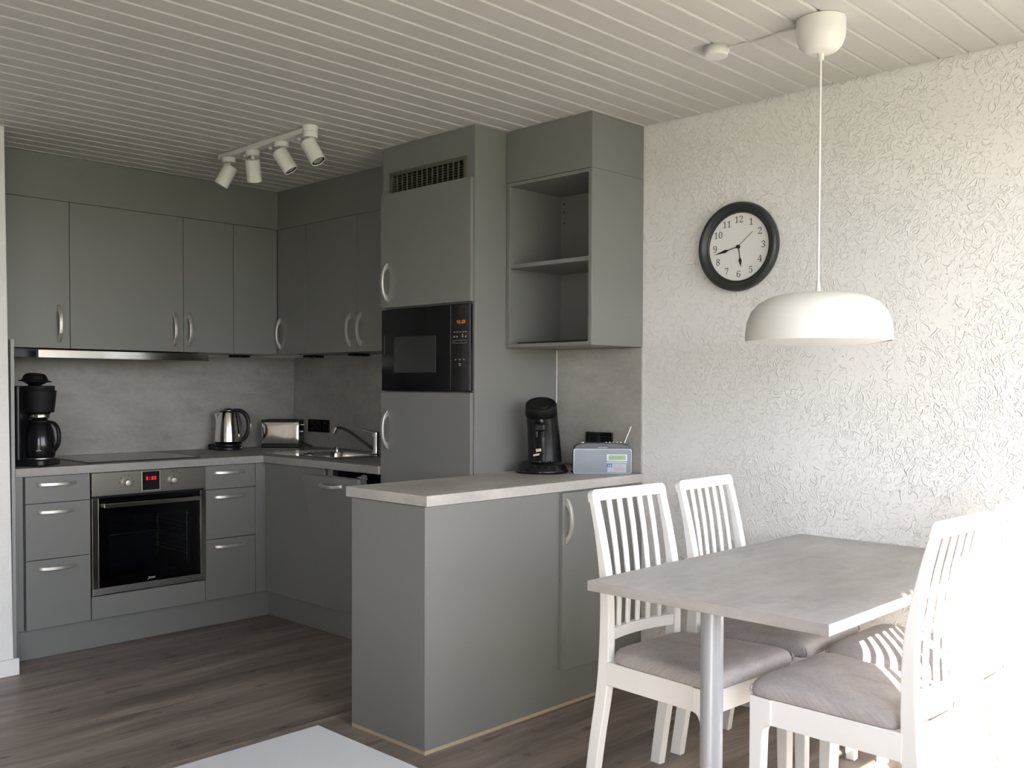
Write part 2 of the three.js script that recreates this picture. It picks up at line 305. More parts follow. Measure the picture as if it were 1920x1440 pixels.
// oven
{
  const o = thing('oven', 'built-in stainless steel oven with black glass door under the hob', 'oven', [-1.2205, 0, 0]);
  const X0 = -0.2985, X1 = 0.2985;
  part('cavity', [bx(X0 + 0.03, X1 - 0.03, 0.29, 0.30, -0.5, -0.03, 0), bx(X0 + 0.03, X1 - 0.03, 0.72, 0.73, -0.5, -0.03, 0), bx(X0 + 0.03, X0 + 0.04, 0.3, 0.72, -0.5, -0.03, 0), bx(X1 - 0.04, X1 - 0.03, 0.3, 0.72, -0.5, -0.03, 0), bx(X0 + 0.03, X1 - 0.03, 0.29, 0.73, -0.51, -0.5, 0)], std({ color: lin(0.022, 0.026, 0.034), roughness: 0.5 }), o);
  // control fascia with print and the dark strip below
  const c = document.createElement('canvas'); c.width = 1024; c.height = 192; const k = c.getContext('2d');
  k.fillStyle = '#8c8880'; k.fillRect(0, 0, 1024, 192); k.fillStyle = '#4a4844'; k.font = '15px sans-serif'; k.textAlign = 'center';
  for (const [cx, cy] of [[295, 92], [728, 80]]) for (let i = 0; i < 8; i++) { const a = -Math.PI / 2 + (i - 3.5) * 0.62; if (cx > 500 && (i < 3 || i > 5)) continue; k.fillRect(cx + Math.cos(a) * 62 - 5, cy + Math.sin(a) * 62 - 4, 10, 8); }
  const pt = new THREE.CanvasTexture(c); pt.colorSpace = THREE.SRGBColorSpace;
  const fascia = bx(X0, X1, 0.748, 0.861, -0.02, 0.012, 0.002);
  { const p = fascia.attributes.position, uv = fascia.attributes.uv; for (let i = 0; i < p.count; i++) uv.setXY(i, (p.getX(i) - X0) / (X1 - X0), (p.getY(i) - 0.748) / 0.113); }
  part('control_panel', fascia, std({ map: pt, metalness: 0.9, roughness: 0.36 }), o, 'brushed steel control panel');
  const knob = new THREE.LatheGeometry([[0.0001, 0.026], [0.012, 0.026], [0.0145, 0.024], [0.0155, 0.008], [0.019, 0.004], [0.019, 0]].map((q) => new THREE.Vector2(...q)).reverse(), 32).rotateX(Math.PI / 2);
  for (const [x, y] of [[-0.128, 0.805], [0.114, 0.802]]) { const q = part('knob', knob, M.satin, o, 'round silver knob'); q.position.set(x, y, 0.012); }
  const d2 = document.createElement('canvas'); d2.width = 256; d2.height = 256; const e = d2.getContext('2d');
  e.fillStyle = '#040405'; e.fillRect(0, 0, 256, 256); e.fillStyle = '#ff1c2a'; e.font = 'bold 66px monospace'; e.textAlign = 'center'; e.textBaseline = 'middle'; e.fillText('8:88', 128, 92);
  const glow = new THREE.CanvasTexture(d2); glow.colorSpace = THREE.SRGBColorSpace;
  const dg = bx(-0.047, 0.044, 0.761, 0.853, 0.006, 0.0145, 0.001); { const p = dg.attributes.position, uv = dg.attributes.uv; for (let i = 0; i < p.count; i++) uv.setXY(i, (p.getX(i) + 0.047) / 0.091, (p.getY(i) - 0.761) / 0.092); }
  part('display', dg, std({ color: lin(0.01, 0.01, 0.01), roughness: 0.1, emissive: lin(1, 1, 1), emissiveMap: glow, emissiveIntensity: 0.35 }), o, 'black display with glowing red digits');
  part('display_rim', [bx(-0.0495, -0.047, 0.758, 0.856, 0.01, 0.0142), bx(0.044, 0.0465, 0.758, 0.856, 0.01, 0.0142), bx(-0.0495, 0.0465, 0.758, 0.761, 0.01, 0.0142)], M.satin, o);
  part('door_gap', bx(X0 + 0.004, X1 - 0.004, 0.738, 0.748, -0.03, -0.004, 0), M.void, o);
  // door: steel frame round dark glass
  const fr = new THREE.Shape(); fr.moveTo(X0, 0.268); fr.lineTo(X1, 0.268); fr.lineTo(X1, 0.738); fr.lineTo(X0, 0.738); fr.closePath();
  fr.holes.push(roundRect(X0 + 0.030, 0.301, X1 - 0.030, 0.7385, 0.008, THREE.Path));
  const door = part('door', extrude(poly([[X0, 0.268], [X1, 0.268], [X1, 0.300], [X0, 0.300]]), 0.03, 0.0015).translate(0, 0, -0.016), M.steelDark, o, 'steel framed oven door');
  for (const [a, b] of [[X0, X0 + 0.030], [X1 - 0.030, X1]]) { part('door_frame', bx(a, b, 0.299, 0.738, -0.016, 0.014), M.steel, door); }
  for (const x of [X0 + 0.03, X1 - 0.03]) part('glass_trim', bx(x - 0.0015, x + 0.0015, 0.302, 0.738, 0.010, 0.0155), M.steel, door);
  part('glass', bx(X0 + 0.030, X1 - 0.030, 0.300, 0.738, 0.004, 0.010, 0.001), std({ color: lin(0.55, 0.58, 0.64), transmission: 1, roughness: 0.04, thickness: 0 }), door, 'dark tinted oven glass');
  part('glass_border', [bx(X0 + 0.030, X1 - 0.030, 0.300, 0.345, 0.001, 0.0035, 0), bx(X0 + 0.030, X1 - 0.030, 0.640, 0.738, 0.001, 0.0035, 0), bx(X0 + 0.03, X0 + 0.085, 0.345, 0.640, 0.001, 0.0035, 0), bx(X1 - 0.085, X1 - 0.03, 0.345, 0.640, 0.001, 0.0035, 0)], M.blackGloss, door);
  const hd = part('handle', [bx(-0.254, 0.252, 0.692, 0.713, 0.042, 0.050, 0.002)], M.steel, door, 'flat steel bar handle');
  for (const x of [-0.254, 0.234]) part('bracket', bx(x, x + 0.018, 0.695, 0.710, 0.010, 0.043), M.steelDark, hd);
  part('oven_rack', [rod([-0.24, 0.54, -0.08], [0.24, 0.54, -0.08], 0.003), rod([-0.24, 0.54, -0.42], [0.24, 0.54, -0.42], 0.003), ...Array.from({ length: 13 }, (_, i) => rod([-0.23 + i * 0.038, 0.54, -0.08], [-0.23 + i * 0.038, 0.54, -0.42], 0.0016, 6))], M.chrome, o);
  for (const sx of [-1, 1]) part('side_rail', [...[0.40, 0.47, 0.54, 0.61].flatMap((y) => [rod([sx * 0.25, y, -0.08], [sx * 0.25, y, -0.45], 0.0028, 6), rod([sx * 0.25, y + 0.018, -0.08], [sx * 0.25, y + 0.018, -0.45], 0.0028, 6)]), rod([sx * 0.25, 0.36, -0.1], [sx * 0.25, 0.67, -0.1], 0.003), rod([sx * 0.25, 0.36, -0.43], [sx * 0.25, 0.67, -0.43], 0.003)], M.chrome, o);
  const tc = document.createElement('canvas'); tc.width = 256; tc.height = 96; const tk = tc.getContext('2d'); tk.fillStyle = '#000'; tk.fillRect(0, 0, 256, 96); tk.fillStyle = '#fff'; tk.font = 'italic bold 84px sans-serif'; tk.textAlign = 'center'; tk.textBaseline = 'middle'; tk.fillText('Juno', 128, 48);
  const ta = new THREE.CanvasTexture(tc);
  const lg = part('lettering', new THREE.PlaneGeometry(0.052, 0.02).translate(0.0, 0.320, 0.0106), std({ color: lin(0.45, 0.45, 0.45), roughness: 0.4, alphaMap: ta, transparent: true }), door, 'silver lettering on the oven glass');
}

// hob, worktops, splashbacks
{
  const h = thing('hob', 'flush black glass ceramic hob in the worktop above the oven', 'hob');
  part('hob_glass', bx(-1.497, -0.905, YW - 0.001, YW + 0.005, -0.60, -0.075, 0.002), M.hob, h);
  for (const [x, z, r] of [[-1.34, -0.2, 0.09], [-1.34, -0.46, 0.075], [-1.06, -0.2, 0.075], [-1.06, -0.46, 0.1]]) part('zone_ring', new THREE.RingGeometry(r - 0.002, r, 48).rotateX(-Math.PI / 2).translate(x, YW + 0.0053, z), std0('zone', { color: lin(0.12, 0.12, 0.12), roughness: 0.3 }), h);
  const s = poly([[-1.868, 0.016], [-0.578, 0.016], [-0.578, 1.022], [0.090, 1.022], [0.090, -0.692], [-1.868, -0.692]]);
  s.holes.push(roundRect(-0.44, 0.085, -0.13, 0.455, 0.06, THREE.Path));
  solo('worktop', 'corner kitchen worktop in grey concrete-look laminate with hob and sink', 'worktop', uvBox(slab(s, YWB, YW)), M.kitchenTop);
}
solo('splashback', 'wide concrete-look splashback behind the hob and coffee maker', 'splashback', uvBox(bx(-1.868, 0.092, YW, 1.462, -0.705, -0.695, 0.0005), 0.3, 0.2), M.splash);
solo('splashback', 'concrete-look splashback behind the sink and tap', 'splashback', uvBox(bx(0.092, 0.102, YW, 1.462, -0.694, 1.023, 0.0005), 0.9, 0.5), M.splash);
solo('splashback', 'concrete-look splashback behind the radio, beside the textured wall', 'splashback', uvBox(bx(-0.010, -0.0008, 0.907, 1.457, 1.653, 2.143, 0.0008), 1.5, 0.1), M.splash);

solo('sealant_joint', 'thin white sealant joint in the corner behind the pod machine', 'joint', bx(-0.0125, -0.0085, 0.907, 1.457, 1.6505, 1.6545, 0.001), M.white);
// wall cabinets
const YU0 = 1.465, YU1 = 2.191, XU = -0.328, ZU = -0.229;
{
  const defs = [['left wall cabinet with one grey door, against the white wall', -1.868, -1.5205, -1.5745, 'h'], ['widest grey wall cabinet above the extractor hood', -1.5205, -0.916, -0.972, 'h'], ['narrow grey wall cabinet with handle, right of the widest one', -0.916, -0.614, -0.886, 'h'], ['grey corner wall cabinet door without handle, facing the room', -0.614, -0.329, null]];
  for (const [label, x0, x1, hx] of defs) {
    const t = thing('wall_cabinet', label, 'cabinet');
    part('carcass', uvBox(bx(x0 + 0.0008, hx === null ? -0.2 : x1 - 0.0008, YU0 + 0.004, YU1 - 0.001, -0.692, ZU - T - 0.001)), M.grey, t);
    const d = frontZ('door', t, x0, x1, YU0, YU1, ZU);
    if (hx !== null) handle(d, hx, 1.587, ZU, 0, true);
  }
  const r = [['grey corner wall cabinet with handle, facing the sink side', ZU + 0.001, 0.057, -0.201], ['grey wall cabinet above the sink with handle at its right edge', 0.057, 0.527, 0.472], ['grey wall cabinet next to the tall microwave cabinet, handle at its left edge', 0.527, 1.0225, 0.565]];
  r.forEach(([label, z0, z1, hz], i) => {
    const t = thing('wall_cabinet', label, 'cabinet');
    part('carcass', uvBox(bx(XU + T + 0.001, 0.09, YU0 + 0.004, YU1 - 0.001, z0 + 0.0008, z1 - 0.0008)), M.grey, t);
    const d = frontX('door', t, z0, z1, YU0, YU1, XU);
    handle(d, XU, 1.586, hz, 1, true);
  });
  solo('soffit_panel', 'grey panel closing the gap between back wall cabinets and ceiling', 'panel', uvBox(bx(-1.935, -0.20, YU1 + 0.001, CEIL - 0.002, -0.692, ZU - 0.004)), M.grey);
  solo('soffit_panel', 'grey panel closing the gap above the sink wall cabinets', 'panel', uvBox(bx(XU + 0.004, 0.09, YU1 + 0.001, CEIL - 0.002, -0.2325, 1.0225)), M.grey);
  solo('wall_cabinet_filler', 'grey filler piece between the left wall cabinet and white wall', 'panel', uvBox(bx(-1.94, -1.8695, YU0 + 0.028, YU1, -0.692, ZU - 0.002)), M.grey);
  for (const [x, z, rot, lb] of [[-0.385, -0.55, 0, 'slim cabinet light under the corner cabinet, nearest the hood'], [-0.08, -0.22, 0, 'slim cabinet light under the wall cabinets, above the wall sockets'], [-0.09, 0.24, 0, 'slim cabinet light under the wall cabinets, above the tap']]) {
    const t = thing('cabinet_light', lb, 'lamp', [x, YU0, z], rot);
    part('housing', bx(-0.06, 0.05, -0.010, 0.003, -0.03, 0.03, 0.002), M.blackMatt, t);
    part('switch', new THREE.SphereGeometry(0.006, 16, 10).translate(-0.02, -0.011, 0.03), M.chrome, t);
  }
}
// extractor hood
{
  const t = thing('extractor_hood', 'slim pull-out extractor hood with steel front under the wall cabinets', 'hood');
  part('body', bx(-1.80, -0.80, 1.422, 1.4645, -0.62, -0.292, 0.001), M.black, t);
  part('front_bar', uvBox(bx(-1.683, -0.786, 1.419, 1.4575, -0.232, -0.200, 0.0015)), M.steel, t, 'long brushed steel front bar');
  part('tray', bx(-1.675, -0.79, 1.423, 1.45, -0.295, -0.231, 0.001), M.black, t);
  part('rating_label', bx(-1.845, -1.812, 1.4595, 1.4645, -0.296, -0.290, 0), M.white, t, 'small white label');
}

// sink cabinet front, dishwasher with its door ajar
{
  const t = thing('sink_cabinet', 'grey sink base cabinet beside the half-open dishwasher', 'cabinet');
  part('carcass', [bx(-0.536, -0.52, YP, YWB - 0.002, 0.0, 0.56), bx(-0.52, 0.08, YP, YWB - 0.002, 0.545, 0.56)], M.greyDark, t);
  frontX('door', t, 0.0, 0.563, YP, 0.862, -0.558);
  part('bumper', bx(-0.566, -0.557, 0.823, 0.829, 0.515, 0.53, 0.002), M.white, t);
  const d = thing('dishwasher', 'built-in dishwasher with grey front door tilted ajar beside the sink', 'dishwasher');
  part('tub', [bx(-0.52, 0.05, YP, YP + 0.012, 0.567, 1.019, 0), bx(-0.52, 0.05, YP, YWB - 0.004, 0.567, 0.572, 0), bx(-0.52, 0.05, YP, YWB - 0.004, 1.014, 1.019, 0), bx(0.04, 0.05, YP, YWB - 0.004, 0.567, 1.019, 0), bx(-0.52, 0.05, YWB - 0.01, YWB - 0.003, 0.567, 1.019, 0)], M.void, d);
  part('rim', [bx(-0.556, -0.52, YWB - 0.040, YWB - 0.004, 0.585, 0.625, 0.002)], M.steelDark, d, 'perforated steel corner of the tub');
  const g = new THREE.Group(); g.name = 'door'; g.position.set(-0.558, YP + 0.002, 0.793); g.rotation.z = 11.6 * Math.PI / 180; d.add(g);
  part('door_panel', uvBox(bx(0, T, 0.001, 0.708, -0.2265, 0.2265)), M.grey, g);
  part('door_liner', [bx(T, T + 0.028, 0.02, 0.700, -0.215, 0.222, 0.004), bx(T + 0.028, T + 0.05, 0.05, 0.69, -0.20, 0.21, 0.004), bx(T + 0.006, T + 0.05, 0.69, 0.714, 0.19, 0.219, 0.003)], M.steel, g, 'steel door liner');
  const h = handle(g, 0, 0.666, 0.005, 1, false);
}

// sink and tap
{
  const t = thing('sink', 'stainless steel corner sink with drainer set in the worktop', 'sink', [0, YW, 0]);
  const rim = poly([[-0.49, -0.09], [-0.49, 0.515], [-0.055, 0.515], [-0.055, -0.14], [-0.43, -0.14]]);
  rim.holes.push(roundRect(-0.43, 0.10, -0.14, 0.44, 0.07, THREE.Path));
  part('rim', slab(rim, 0.0, 0.004, 0.0012), M.steel, t);
  const b = [];
  const ring = (x0, z0, x1, z1, r, y) => roundRect(x0, z0, x1, z1, r).getSpacedPoints(64).map((p) => new THREE.Vector3(p.x, y, p.y));
  const rings = [ring(-0.43, 0.10, -0.14, 0.44, 0.07, 0.003), ring(-0.426, 0.104, -0.144, 0.436, 0.068, -0.006), ring(-0.415, 0.115, -0.155, 0.425, 0.06, -0.13), ring(-0.39, 0.14, -0.18, 0.40, 0.05, -0.15), ring(-0.30, 0.25, -0.27, 0.29, 0.015, -0.153)];
  const pos = [], idx = [], N = rings[0].length;
  rings.forEach((q) => q.forEach((v) => pos.push(v.x, v.y, v.z)));
  for (let a = 0; a < rings.length - 1; a++) for (let i = 0; i < N - 1; i++) { const p = a * N + i; idx.push(p, p + 1, p + N, p + 1, p + N + 1, p + N); }
  const bg = new THREE.BufferGeometry(); bg.setAttribute('position', new THREE.Float32BufferAttribute(pos, 3)); bg.setIndex(idx); bg.computeVertexNormals();
  part('bowl', bg, M.mirrorSteel, t);
  part('drainer_ribs', [-0.42, -0.37, -0.32, -0.27, -0.22, -0.17].map((x) => bx(x, x + 0.014, 0.003, 0.007, -0.105, 0.06, 0.002)), M.steel, t);
  part('waste_knob', [cyl(0.016, 0.016, 0.006).translate(-0.082, 0.004, 0.014), cyl(0.012, 0.014, 0.016).translate(-0.082, 0.010, 0.014)], M.chrome, t, 'round chrome waste knob');
  const f = thing('tap', 'chrome single-lever mixer tap with long swivel spout', 'tap', [-0.105, YW + 0.004, 0.412]);
  part('body', lathe([[0.0001, 0], [0.026, 0], [0.026, 0.008], [0.022, 0.012], [0.022, 0.085], [0.023, 0.088], [0.0235, 0.12], [0.021, 0.126], [0.0001, 0.128]], 32), M.chrome, f);
  part('lever', [rod([-0.01, 0.118, -0.014], [-0.05, 0.142, -0.11], 0.0055, 12, 0.004), new THREE.SphereGeometry(0.0042, 12, 8).translate(-0.05, 0.142, -0.11)], M.chrome, f);
  part('spout', tube([[-0.012, 0.028, -0.012], [-0.035, 0.066, -0.07], [-0.065, 0.11, -0.135], [-0.085, 0.135, -0.178], [-0.10, 0.143, -0.21], [-0.112, 0.138, -0.232]], 0.0085, 32, 12), std({ color: lin(0.13, 0.125, 0.12), metalness: 0.9, roughness: 0.35 }), f, 'dark swivel spout');
  part('aerator', [rod([-0.108, 0.146, -0.226], [-0.116, 0.112, -0.238], 0.0125, 16)], M.chrome, f);
}

// tall cabinet with microwave
const ZT0 = 1.024, ZT = 1.649, XT = -0.545, XD = -0.565;
{
  const t = thing('tall_cabinet', 'tall grey cabinet housing the microwave between sink and peninsula', 'cabinet');
  part('side_panel', [uvBox(bx(XT, -0.0008, 0.0, CEIL - 0.001, ZT - 0.018, ZT, 0.001))], M.grey, t, 'large plain grey side panel');
  part('side_panel', [uvBox(bx(XT, 0.09, 0.0, CEIL - 0.001, ZT0, ZT0 + 0.018, 0.001))], M.grey, t);
  part('carcass', [bx(XT + 0.004, 0.09, 1.245, 1.262, ZT0 + 0.018, ZT - 0.018), bx(XT + 0.004, 0.09, 1.648, 1.664, ZT0 + 0.018, ZT - 0.018), bx(0.07, 0.09, 0.1, CEIL - 0.01, ZT0 + 0.018, ZT - 0.018)], M.greyDark, t);
  const s = new THREE.Shape(); s.moveTo(ZT0 + 0.018, 2.150); s.lineTo(ZT - 0.018, 2.150); s.lineTo(ZT - 0.018, CEIL - 0.002); s.lineTo(ZT0 + 0.018, CEIL - 0.002); s.closePath();
  s.holes.push(poly([[1.088, 2.168], [1.585, 2.168], [1.585, 2.275], [1.088, 2.275]]));
  part('top_panel', new THREE.ExtrudeGeometry(s, { depth: 0.016, bevelEnabled: false }).rotateY(-Math.PI / 2).translate(XT + 0.0165, 0, 0), M.grey, t);
  const du = part('door', uvBox(bx(XD, XD + T, 1.654, 2.188, ZT0 + 0.002, ZT - 0.006)), M.grey, t);
  handle(du, XD, 1.774, 1.072, 1, true);
  const dl = part('door', uvBox(bx(XD, XD + T, 0.152, 1.256, ZT0 + 0.002, ZT - 0.006)), M.grey, t);
  handle(dl, XD, 1.079, 1.074, 1, true);
  part('plinth_board', bx(XT + 0.05, XT + 0.068, 0, 0.15, ZT0 + 0.018, ZT - 0.018), M.grey, t);
  const v = thing('vent_grille', 'brown plastic ventilation grille with dark slots above the tall door', 'grille', [XT, 0, 0]);
  const z0 = 1.074, z1 = 1.599, y0 = 2.150, y1 = 2.287;
  part('frame', [bx(-0.006, 0.004, y1 - 0.016, y1, z0, z1, 0.002), bx(-0.006, 0.004, y0, y0 + 0.016, z0, z1, 0.002), bx(-0.006, 0.004, y0 + 0.016, y1 - 0.016, z0, z0 + 0.018, 0.002), bx(-0.006, 0.004, y0 + 0.016, y1 - 0.016, z1 - 0.018, z1, 0.002)], M.tan, v);
  const bar = bx(-0.003, 0.005, y0 + 0.016, y1 - 0.016, -0.0018, 0.0018, 0.0006), slat = bx(-0.002, 0.002, -0.0012, 0.0012, z0 + 0.018, z1 - 0.018, 0.0006);
  for (let i = 1; i < 14; i++) { const b = part('upright_bar', bar, M.tan, v); b.position.z = z0 + 0.018 + (z1 - z0 - 0.036) * i / 14; }
  for (let i = 1; i < 9; i++) { const b = part('slat', slat, M.tan, v); b.position.y = y0 + 0.016 + (y1 - y0 - 0.032) * i / 9; }
  part('backing', bx(0.03, 0.034, y0 + 0.016, y1 - 0.012, z0 + 0.016, z1 - 0.016, 0), M.void, v);

  const m = thing('microwave', 'black built-in microwave oven with glass front in the tall cabinet', 'microwave', [XD, 0, 0]);
  const a = 1.032, b = 1.640, yb = 1.264, yt = 1.644, zs = 1.516;
  part('body', bx(0.02, 0.4, yb + 0.004, yt + 0.003, a + 0.012, b - 0.012, 0.002), M.black, m);
  part('door', bx(0.002, 0.02, yb, yt, a, zs - 0.001, 0.002), M.blackGloss, m, 'glossy black door');
  part('window', bx(0.0012, 0.004, yb + 0.083, yb + 0.25, 1.124, 1.418, 0.0005), std({ color: lin(0.022, 0.023, 0.024), roughness: 0.25 }), m, 'dark grey mesh window');
  part('grip', bx(-0.004, 0.004, yb + 0.17, yb + 0.26, 1.054, 1.060, 0.002), M.black, m);
  const c = document.createElement('canvas'); c.width = 256; c.height = 800; const k = c.getContext('2d'); k.fillStyle = '#000'; k.fillRect(0, 0, 256, 800);
  k.fillStyle = '#ff8a20'; k.font = 'bold 38px monospace'; k.textAlign = 'center'; k.fillText('12:23', 135, 176);
  k.fillStyle = '#9a9488'; for (let i = 0; i < 5; i++) k.fillRect(42 + i * 38, 252, 18, 6); k.fillStyle = '#c8a860'; k.fillRect(150, 276, 12, 10); k.fillStyle = '#8a8a86'; for (const x of [40, 78, 150, 190]) k.fillRect(x, 292, 14, 14);
  k.strokeStyle = '#5c5c5a'; k.lineWidth = 4; k.strokeRect(34, 332, 172, 26); k.fillStyle = '#8a8a86'; for (const [x, y] of [[58, 505], [112, 505], [166, 505]]) k.fillRect(x, y, 16, 9); k.strokeStyle = '#9a9a96'; k.strokeRect(112, 545, 20, 20);
  const tx = new THREE.CanvasTexture(c); tx.colorSpace = THREE.SRGBColorSpace;
  const cp = bx(0.002, 0.02, yb, yt, zs + 0.001, b, 0.002); { const p = cp.attributes.position, uv = cp.attributes.uv; for (let i = 0; i < p.count; i++) uv.setXY(i, (p.getZ(i) - zs) / (b - zs), (p.getY(i) - yb) / (yt - yb)); }
  part('control_panel', cp, std({ color: lin(0.008, 0.008, 0.009), roughness: 0.1, emissive: lin(1, 1, 1), emissiveMap: tx, emissiveIntensity: 0.16 }), m, 'black control panel with orange clock digits');
}

// open wall shelf unit at the end of the peninsula
{
  const x0 = -0.355, z0 = 1.650, z1 = 2.141, y0 = 1.458, y1 = 2.184, tk = 0.018;
  const t = thing('wall_shelf', 'open grey wall shelf unit with two compartments beside the textured wall', 'shelf');
  part('side_panel', uvBox(bx(x0, -0.001, y0, y1, z1 - tk, z1)), M.grey, t);
  part('side_panel', uvBox(bx(x0, -0.001, y0, y1 - 0.001, z0 + 0.008, z0 + 0.008 + tk)), M.grey, t);
  part('side_panel', uvBox(bx(x0 + 0.003, -0.001, y0, CEIL - 0.002, z0, z0 + 0.0075, 0.0008)), M.grey, t);
  part('top_panel', uvBox(bx(x0 + 0.001, -0.001, 2.168, 2.183, z0 + 0.026, z1 - tk)), M.grey, t);
  part('bottom_panel', uvBox(bx(x0 + 0.001, -0.001, y0, y0 + 0.015, z0 + 0.026, z1 - tk)), M.grey, t);
  part('shelf', uvBox(bx(x0 + 0.003, -0.012, 1.806, 1.824, z0 + 0.026, z1 - tk)), M.grey, t);
  part('back_panel', uvBox(bx(-0.011, -0.001, y0 + 0.015, 2.168, z0 + 0.026, z1 - tk, 0)), M.grey, t);
  for (const y of [2.135, 2.098, 2.047]) { const h = part('peg_hole', new THREE.TorusGeometry(0.0035, 0.0014, 8, 20).rotateY(Math.PI / 2), M.blackMatt, t); h.position.set(-0.0115, y, 1.694); }
  part('filler_box', uvBox(bx(x0 + 0.0005, -0.001, y1 + 0.001, CEIL - 0.001, z0 + 0.008, z1 - 0.0004)), M.grey, t);
  solo('tray', 'thin black tray lying in the lower compartment of the open shelf', 'tray', bx(-0.33, -0.03, y0 + 0.0155, y0 + 0.024, 1.70, 2.115, 0.003), M.black);
}

// peninsula
{
  const t = thing('peninsula_cabinet', 'grey peninsula base cabinet with plain end and front panels', 'cabinet');
  const x0 = -1.258, zf = 2.142, zk = 1.724, yb = 0.866;
  part('end_panel', uvBox(bx(x0, x0 + 0.019, 0.014, yb, zk, zf - 0.0183, 0.0008)), M.grey, t);
  part('front_panel', uvBox(bx(x0, -0.001, 0.014, yb, zf - 0.018, zf, 0.0008)), M.grey, t);
  part('back_panel', uvBox(bx(x0 + 0.0195, XT - 0.001, 0.014, yb, zk, zk + 0.018, 0.001)), M.grey, t);
  part('bottom_strip', [bx(x0 + 0.001, -0.001, 0.0, 0.0135, zf - 0.016, zf - 0.0005, 0), bx(x0 + 0.0005, x0 + 0.016, 0, 0.0135, zk, zf - 0.017, 0)], M.board, t, 'raw brown chipboard strip along the floor');
  const d = part('door', uvBox(bx(-0.551, -0.064, 0.153, 0.862, zf + 0.0005, zf + T)), M.grey, t, 'overlaid grey door on the right');
  handle(d, -0.527, 0.748, zf + T, 0, true);
  const s = poly([[-1.259, 2.152], [-0.0008, 2.152], [-0.0008, 1.6505], [-0.548, 1.6505], [-0.560, 1.688], [-1.259, 1.690]]);
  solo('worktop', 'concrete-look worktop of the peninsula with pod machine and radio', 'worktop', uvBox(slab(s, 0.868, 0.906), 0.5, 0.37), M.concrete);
}

// ---------------------------------------------------------------- wall sockets
function socket(label, n, x, y, zc) {
  const t = thing('wall_socket', label, 'socket', [x, y, zc], -Math.PI / 2), w = 0.071 * n + 0.012;
  const s = roundRect(-w / 2, -0.040, w / 2, 0.040, 0.008);
  for (let i = 0; i < n; i++) { const c = (i - (n - 1) / 2) * 0.071; s.holes.push(roundRect(c - 0.0275, -0.0275, c + 0.0275, 0.0275, 0.004, THREE.Path)); }
  part('frame', extrude(s, 0.009, 0.0025, 3), M.blackGloss, t);
  for (let i = 0; i < n; i++) {
    const c = (i - (n - 1) / 2) * 0.071, p = roundRect(c - 0.0268, -0.0268, c + 0.0268, 0.0268, 0.004); p.holes.push(new THREE.Path().absarc(c, 0, 0.0195, 0, Math.PI * 2));
    const q = part('insert', extrude(p, 0.0105, 0.001), M.black, t);
    part('socket_well', [cyl(0.0195, 0.0195, 0.001, 28).rotateX(Math.PI / 2).translate(c, 0, 0.0012), cyl(0.0025, 0.0025, 0.001, 10).rotateX(Math.PI / 2).translate(c - 0.0095, 0, 0.0022), cyl(0.0025, 0.0025, 0.001, 10).rotateX(Math.PI / 2).translate(c + 0.0095, 0, 0.0022)], M.blackMatt, t);
  }
}
socket('black triple wall socket on the splashback right of the toaster', 3, 0.092, 1.034, -0.412);
socket('black double wall socket behind the silver radio', 2, -0.0102, 1.040, 1.913);

